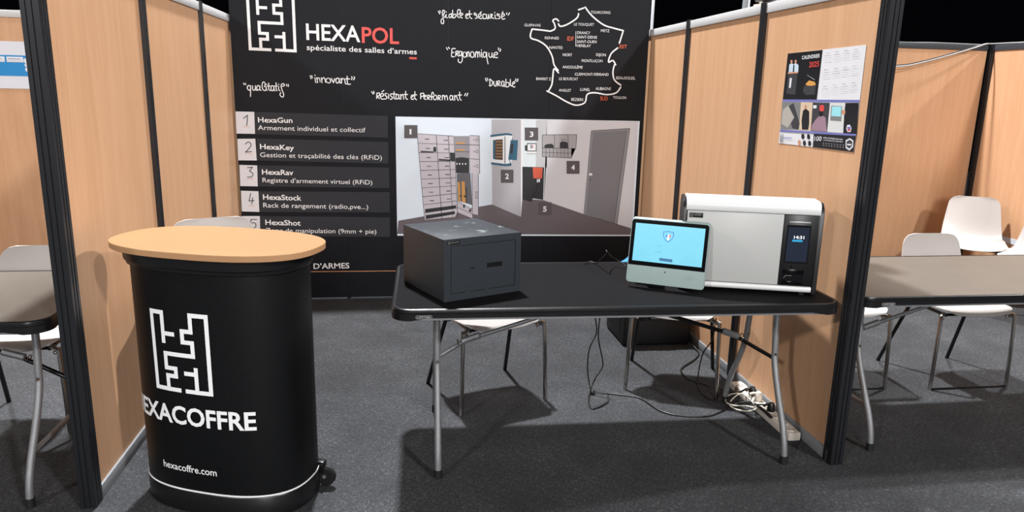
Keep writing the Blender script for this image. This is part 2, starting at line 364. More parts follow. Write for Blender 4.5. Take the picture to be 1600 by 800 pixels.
# ---- printed matter: coordinates in metres on the banner (x, z) and on the wall (y, z)
HAND=[('qualitatif',[[(0.074,1.56),(0.077,1.551)],[(0.086,1.56),(0.087,1.55)],[(0.118,1.54),(0.107,1.546),(0.097,1.534),(0.101,1.518),(0.111,1.514),(0.12,1.526)],[(0.119,1.544),(0.118,1.513),(0.115,1.472)],[(0.132,1.544),(0.133,1.521),(0.14,1.513),(0.15,1.524),(0.152,1.545)],[(0.152,1.545),(0.151,1.522),(0.159,1.514)],[(0.179,1.541),(0.168,1.547),(0.16,1.533),(0.164,1.516),(0.175,1.519),(0.181,1.533),(0.181,1.545)],[(0.181,1.541),(0.18,1.52),(0.188,1.514)],[(0.211,1.539),(0.218,1.555),(0.212,1.57),(0.202,1.569),(0.196,1.547),(0.199,1.523),(0.212,1.513),(0.222,1.523)],[(0.223,1.542),(0.223,1.523),(0.228,1.515)],[(0.226,1.558),(0.226,1.556)],[(0.241,1.564),(0.239,1.524),(0.25,1.514)],[(0.231,1.545),(0.251,1.545)],[(0.272,1.543),(0.262,1.548),(0.254,1.532),(0.258,1.516),(0.268,1.515),(0.274,1.53),(0.275,1.543)],[(0.275,1.543),(0.275,1.519),(0.282,1.514)],[(0.291,1.568),(0.289,1.525),(0.295,1.515)],[(0.28,1.546),(0.298,1.547)],[(0.307,1.544),(0.306,1.522),(0.315,1.514)],[(0.308,1.559),(0.308,1.556)],[(0.331,1.545),(0.345,1.55),(0.343,1.561),(0.329,1.561),(0.323,1.544),(0.33,1.517),(0.338,1.49),(0.333,1.473),(0.32,1.476),(0.313,1.49),(0.319,1.502)],[(0.36,1.559),(0.361,1.548)],[(0.372,1.559),(0.372,1.545)]]),('innovant',[[(0.521,1.621),(0.528,1.601)],[(0.532,1.623),(0.537,1.606)],[(0.554,1.609),(0.556,1.587),(0.559,1.575)],[(0.554,1.626),(0.555,1.624)],[(0.566,1.61),(0.569,1.588),(0.57,1.575)],[(0.568,1.597),(0.579,1.609),(0.586,1.598),(0.588,1.581)],[(0.597,1.61),(0.6,1.588),(0.6,1.576)],[(0.599,1.596),(0.613,1.611),(0.622,1.599),(0.625,1.579)],[(0.646,1.609),(0.631,1.601),(0.63,1.584),(0.647,1.575),(0.66,1.585),(0.655,1.602),(0.646,1.609)],[(0.665,1.607),(0.679,1.577)],[(0.679,1.577),(0.688,1.606)],[(0.718,1.603),(0.705,1.61),(0.695,1.593),(0.702,1.576),(0.714,1.581),(0.72,1.599)],[(0.719,1.608),(0.72,1.586),(0.726,1.577),(0.733,1.577)],[(0.732,1.609),(0.734,1.577)],[(0.732,1.592),(0.743,1.609)],[(0.751,1.607),(0.758,1.592),(0.76,1.575),(0.77,1.57)],[(0.774,1.624),(0.774,1.583),(0.782,1.569),(0.796,1.571)],[(0.761,1.606),(0.791,1.606)],[(0.805,1.622),(0.808,1.613),(0.803,1.602)],[(0.821,1.622),(0.825,1.613),(0.817,1.601)]]),('resistant et performant',[[(0.94,1.522),(0.952,1.506)],[(0.955,1.525),(0.958,1.511)],[(0.977,1.513),(0.975,1.476)],[(0.976,1.511),(0.995,1.514),(0.994,1.497),(0.978,1.492)],[(0.978,1.492),(0.993,1.476)],[(1.004,1.49),(1.022,1.495),(1.02,1.51),(1.006,1.507),(1.001,1.488),(1.011,1.472),(1.027,1.474)],[(1.012,1.522),(1.026,1.532)],[(1.047,1.512),(1.035,1.51),(1.035,1.498),(1.047,1.489),(1.042,1.475),(1.03,1.473)],[(1.059,1.508),(1.059,1.477)],[(1.083,1.511),(1.072,1.506),(1.075,1.494),(1.085,1.485),(1.08,1.473),(1.07,1.473)],[(1.097,1.525),(1.096,1.483),(1.106,1.474)],[(1.085,1.509),(1.111,1.51)],[(1.128,1.502),(1.116,1.507),(1.11,1.49),(1.116,1.474),(1.128,1.483),(1.131,1.505)],[(1.131,1.505),(1.131,1.484),(1.137,1.474)],[(1.143,1.507),(1.145,1.474)],[(1.145,1.496),(1.159,1.508),(1.165,1.475)],[(1.179,1.53),(1.179,1.485),(1.192,1.474)],[(1.167,1.508),(1.192,1.508)],[(1.218,1.488),(1.231,1.495),(1.229,1.505),(1.219,1.5),(1.217,1.481),(1.226,1.474),(1.236,1.478)],[(1.245,1.529),(1.243,1.486),(1.255,1.472)],[(1.234,1.505),(1.258,1.507)],[(1.285,1.518),(1.285,1.48)],[(1.285,1.515),(1.306,1.52),(1.305,1.501),(1.287,1.496)],[(1.311,1.492),(1.323,1.497),(1.321,1.506),(1.31,1.499),(1.309,1.482),(1.323,1.476)],[(1.335,1.507),(1.334,1.477)],[(1.335,1.504),(1.35,1.505),(1.347,1.493),(1.335,1.489)],[(1.335,1.489),(1.35,1.476)],[(1.379,1.512),(1.372,1.527),(1.364,1.519),(1.363,1.474)],[(1.353,1.495),(1.374,1.497)],[(1.389,1.508),(1.377,1.498),(1.379,1.479),(1.391,1.475),(1.4,1.489),(1.396,1.506),(1.389,1.508)],[(1.41,1.506),(1.408,1.475)],[(1.41,1.505),(1.426,1.504),(1.423,1.491),(1.411,1.488)],[(1.411,1.488),(1.426,1.474)],[(1.44,1.507),(1.439,1.476)],[(1.44,1.497),(1.452,1.508),(1.458,1.476)],[(1.458,1.495),(1.471,1.507),(1.478,1.476)],[(1.511,1.503),(1.499,1.508),(1.493,1.491),(1.499,1.475),(1.511,1.484),(1.514,1.506)],[(1.514,1.506),(1.514,1.482),(1.52,1.476)],[(1.527,1.508),(1.529,1.475)],[(1.529,1.497),(1.54,1.509),(1.546,1.487),(1.555,1.473)],[(1.564,1.533),(1.565,1.488),(1.577,1.476)],[(1.552,1.511),(1.579,1.513)],[(1.607,1.525),(1.6,1.508)],[(1.623,1.526),(1.615,1.506)]]),('fiable et securise',[[(1.411,2.082),(1.421,2.065)],[(1.421,2.086),(1.427,2.076)],[(1.441,2.047),(1.454,2.075),(1.452,2.089),(1.441,2.085),(1.441,2.047),(1.449,2.019),(1.445,2.0),(1.432,2.005),(1.432,2.026),(1.451,2.044)],[(1.452,2.042),(1.467,2.062)],[(1.467,2.062),(1.463,2.044),(1.476,2.041)],[(1.466,2.081),(1.467,2.078)],[(1.502,2.066),(1.489,2.064),(1.485,2.047),(1.494,2.042),(1.502,2.053),(1.503,2.07)],[(1.503,2.067),(1.505,2.046),(1.513,2.043)],[(1.511,2.093),(1.513,2.044),(1.527,2.045),(1.536,2.059),(1.527,2.067),(1.513,2.058)],[(1.542,2.059),(1.564,2.079),(1.562,2.097),(1.549,2.096),(1.544,2.075),(1.547,2.051),(1.557,2.044)],[(1.562,2.055),(1.582,2.066),(1.578,2.075),(1.566,2.069),(1.564,2.05),(1.579,2.043)],[(1.606,2.056),(1.619,2.066),(1.615,2.072),(1.604,2.065),(1.606,2.044),(1.621,2.043)],[(1.63,2.094),(1.631,2.054),(1.647,2.041)],[(1.619,2.071),(1.646,2.072)],[(1.681,2.071),(1.666,2.08),(1.663,2.069),(1.681,2.061),(1.683,2.047),(1.671,2.043)],[(1.691,2.054),(1.711,2.062),(1.709,2.076),(1.696,2.072),(1.693,2.052),(1.708,2.044),(1.72,2.046)],[(1.705,2.081),(1.714,2.09)],[(1.744,2.072),(1.729,2.075),(1.724,2.057),(1.733,2.043),(1.746,2.047)],[(1.75,2.074),(1.752,2.049),(1.761,2.046),(1.766,2.073)],[(1.766,2.073),(1.77,2.046)],[(1.781,2.077),(1.781,2.047)],[(1.781,2.077),(1.794,2.072),(1.781,2.061)],[(1.781,2.061),(1.802,2.046)],[(1.811,2.072),(1.813,2.051),(1.822,2.046)],[(1.808,2.089),(1.809,2.086)],[(1.844,2.075),(1.829,2.08),(1.826,2.071),(1.845,2.063),(1.845,2.051),(1.832,2.047)],[(1.858,2.06),(1.878,2.07),(1.874,2.082),(1.861,2.076),(1.858,2.057),(1.867,2.045),(1.882,2.049)],[(1.861,2.085),(1.868,2.096)],[(1.896,2.09),(1.893,2.079)],[(1.915,2.09),(1.906,2.074)]]),('ergonomique',[[(1.468,1.838),(1.476,1.825)],[(1.482,1.842),(1.49,1.832)],[(1.531,1.833),(1.509,1.832),(1.506,1.806),(1.505,1.779),(1.525,1.778)],[(1.508,1.806),(1.522,1.808)],[(1.536,1.816),(1.534,1.782)],[(1.536,1.815),(1.551,1.817),(1.548,1.803),(1.536,1.8)],[(1.536,1.8),(1.555,1.782)],[(1.575,1.811),(1.562,1.816),(1.558,1.799),(1.564,1.785),(1.575,1.793),(1.576,1.812)],[(1.578,1.815),(1.582,1.76),(1.569,1.737),(1.553,1.747),(1.553,1.762)],[(1.6,1.812),(1.587,1.806),(1.588,1.785),(1.6,1.776),(1.611,1.788),(1.608,1.806),(1.6,1.812)],[(1.616,1.813),(1.616,1.781)],[(1.616,1.804),(1.627,1.815),(1.632,1.781)],[(1.65,1.817),(1.641,1.807),(1.641,1.786),(1.654,1.776),(1.666,1.79),(1.661,1.811),(1.65,1.817)],[(1.676,1.814),(1.674,1.778)],[(1.676,1.805),(1.685,1.818),(1.691,1.803),(1.692,1.778)],[(1.691,1.804),(1.702,1.817),(1.708,1.782)],[(1.718,1.816),(1.719,1.788),(1.725,1.779)],[(1.718,1.831),(1.718,1.828)],[(1.751,1.811),(1.739,1.816),(1.729,1.798),(1.738,1.781),(1.749,1.786),(1.753,1.811)],[(1.755,1.814),(1.758,1.774),(1.767,1.735)],[(1.772,1.811),(1.772,1.79),(1.784,1.78),(1.793,1.791),(1.794,1.812)],[(1.794,1.812),(1.796,1.788),(1.808,1.78)],[(1.809,1.797),(1.834,1.804),(1.828,1.817),(1.813,1.812),(1.807,1.794),(1.819,1.781),(1.835,1.781)],[(1.84,1.848),(1.842,1.832)],[(1.853,1.842),(1.856,1.833),(1.85,1.823)]]),('durable',[[(1.752,1.635),(1.75,1.627),(1.759,1.614)],[(1.762,1.635),(1.768,1.621)],[(1.782,1.63),(1.782,1.582)],[(1.782,1.63),(1.8,1.612),(1.8,1.592),(1.786,1.581),(1.778,1.584)],[(1.81,1.614),(1.812,1.591),(1.821,1.58),(1.829,1.589),(1.83,1.615)],[(1.838,1.615),(1.839,1.582)],[(1.837,1.614),(1.847,1.619),(1.856,1.611),(1.851,1.603),(1.841,1.6)],[(1.841,1.6),(1.859,1.582)],[(1.884,1.614),(1.874,1.617),(1.867,1.606),(1.87,1.586),(1.88,1.581),(1.885,1.594),(1.885,1.614)],[(1.886,1.598),(1.889,1.582),(1.895,1.578)],[(1.899,1.632),(1.9,1.583),(1.915,1.578),(1.924,1.589),(1.919,1.607),(1.901,1.608)],[(1.931,1.63),(1.932,1.595),(1.942,1.583)],[(1.948,1.598),(1.963,1.604),(1.962,1.612),(1.954,1.614),(1.947,1.602),(1.948,1.586),(1.956,1.578),(1.967,1.58)],[(1.969,1.635),(1.974,1.63),(1.966,1.62)],[(1.985,1.635),(1.987,1.626),(1.978,1.616)]]),('map',[[(2.464,2.149),(2.518,2.091),(2.605,2.033),(2.678,2.013),(2.757,1.997)],[(2.757,1.997),(2.742,1.942),(2.732,1.908)],[(2.722,1.874),(2.675,1.833),(2.657,1.772),(2.69,1.784),(2.713,1.754)],[(2.704,1.754),(2.695,1.702),(2.71,1.645),(2.761,1.609)],[(2.76,1.594),(2.728,1.553),(2.655,1.538),(2.569,1.55),(2.508,1.537),(2.493,1.478),(2.427,1.457),(2.353,1.481),(2.279,1.52),(2.204,1.555)],[(2.218,1.559),(2.238,1.6),(2.244,1.657),(2.251,1.714),(2.285,1.686)],[(2.282,1.703),(2.25,1.742),(2.233,1.803),(2.19,1.869),(2.13,1.906),(2.077,1.921),(2.07,1.948),(2.081,1.985)],[(2.081,1.985),(2.145,1.981),(2.215,1.975)],[(2.215,1.975),(2.248,1.993),(2.243,2.026),(2.23,2.049),(2.253,2.061),(2.272,2.047)],[(2.272,2.027),(2.287,2.011),(2.331,2.023),(2.389,2.058),(2.412,2.081),(2.417,2.103)],[(2.416,2.129),(2.454,2.143)]]),('digits',[[(0.061,1.322),(0.088,1.344)],[(0.088,1.344),(0.08,1.273)],[(0.063,1.144),(0.084,1.16),(0.101,1.139),(0.082,1.11),(0.06,1.088)],[(0.06,1.088),(0.101,1.092)],[(0.067,0.979),(0.102,0.983)],[(0.102,0.983),(0.08,0.955)],[(0.08,0.955),(0.102,0.937),(0.092,0.915),(0.064,0.913)],[(0.08,0.797),(0.065,0.741)],[(0.065,0.741),(0.1,0.745)],[(0.091,0.765),(0.083,0.719)],[(0.11,0.608),(0.072,0.608)],[(0.072,0.608),(0.065,0.58)],[(0.065,0.58),(0.095,0.583),(0.103,0.561),(0.086,0.542),(0.061,0.546)]])]
TEXTS=[('HEXA',0.506,1.863,0.87,1.859,0.106,2,'w'),('POL',0.881,1.855,1.137,1.854,0.104,2,'r'),('spécialiste des salles d’armes',0.506,1.794,1.26,1.786,0.036,1,'w'),('HexaGun',0.156,1.296,0.389,1.296,0.035,2,'w'),('Armement individuel et collectif',0.153,1.244,0.892,1.237,0.032,0,'w'),('HexaKey',0.16,1.111,0.392,1.104,0.036,2,'w'),('Gestion et traçabilité des clés (RFiD)',0.158,1.055,1.004,1.042,0.032,0,'w'),('HexaRav',0.164,0.932,0.379,0.928,0.036,2,'w'),('Registre d’armement virtuel (RFiD)',0.165,0.876,0.932,0.862,0.032,0,'w'),('HexaStock',0.162,0.752,0.428,0.745,0.037,2,'w'),('Rack de rangement (radio,pve...)',0.161,0.695,0.899,0.681,0.033,0,'w'),('HexaShot',0.169,0.568,0.415,0.561,0.038,2,'w'),('Zone de manipulation (9mm + pie)',0.169,0.512,0.954,0.497,0.033,0,'w'),('D’ARMES',0.494,0.236,0.753,0.238,0.041,2,'w'),('TOURCOING',2.508,2.107,2.654,2.11,0.018,0,'w'),('LE TOUQUET',2.387,2.02,2.536,2.023,0.018,0,'w'),('METZ',2.589,1.982,2.653,1.982,0.019,0,'w'),('GUIPAVAS',2.024,2.002,2.142,2.004,0.018,0,'w'),('RENNES',2.176,1.919,2.279,1.92,0.018,0,'w'),('DRANCY',2.413,1.962,2.51,1.963,0.019,0,'w'),('SAINT-DENIS',2.412,1.932,2.562,1.934,0.019,0,'w'),('SAINT-OUEN',2.414,1.9,2.56,1.903,0.019,0,'w'),('HERBLAY',2.415,1.872,2.519,1.873,0.019,0,'w'),('NANTES',2.21,1.853,2.309,1.854,0.019,0,'w'),('NIORT',2.312,1.805,2.382,1.805,0.019,0,'w'),('DIJON',2.562,1.813,2.635,1.812,0.019,0,'w'),('MONTLUÇON',2.455,1.767,2.612,1.769,0.019,0,'w'),('ANGOULÊME',2.314,1.719,2.464,1.72,0.019,0,'w'),('CLERMONT-FERRAND',2.408,1.67,2.663,1.674,0.019,0,'w'),('BIARRIT Z',2.122,1.631,2.231,1.631,0.019,0,'w'),('LE BOUSCAT',2.292,1.635,2.434,1.636,0.019,0,'w'),('BEAUSOLEIL',2.722,1.651,2.87,1.652,0.02,0,'w'),('ANGLET',2.293,1.553,2.385,1.553,0.019,0,'w'),('LUNEL',2.453,1.562,2.528,1.561,0.02,0,'w'),('AUBAGNE',2.57,1.57,2.687,1.571,0.02,0,'w'),('BÉZIERS',2.389,1.488,2.48,1.488,0.02,0,'w'),('TOULON',2.705,1.51,2.807,1.509,0.019,0,'w'),('IDF',2.341,1.914,2.389,1.914,0.029,1,'o'),('EST',2.736,1.872,2.792,1.873,0.025,1,'o'),('SUD',2.608,1.496,2.666,1.496,0.028,1,'o'),('1',1.204,1.228,1.217,1.228,0.037,3,'w'),('2',1.908,0.909,1.935,0.909,0.039,3,'w'),('3',2.084,1.221,2.112,1.222,0.038,3,'w'),('4',2.408,0.978,2.437,0.978,0.039,3,'w'),('5',2.202,0.661,2.231,0.661,0.04,3,'w')]
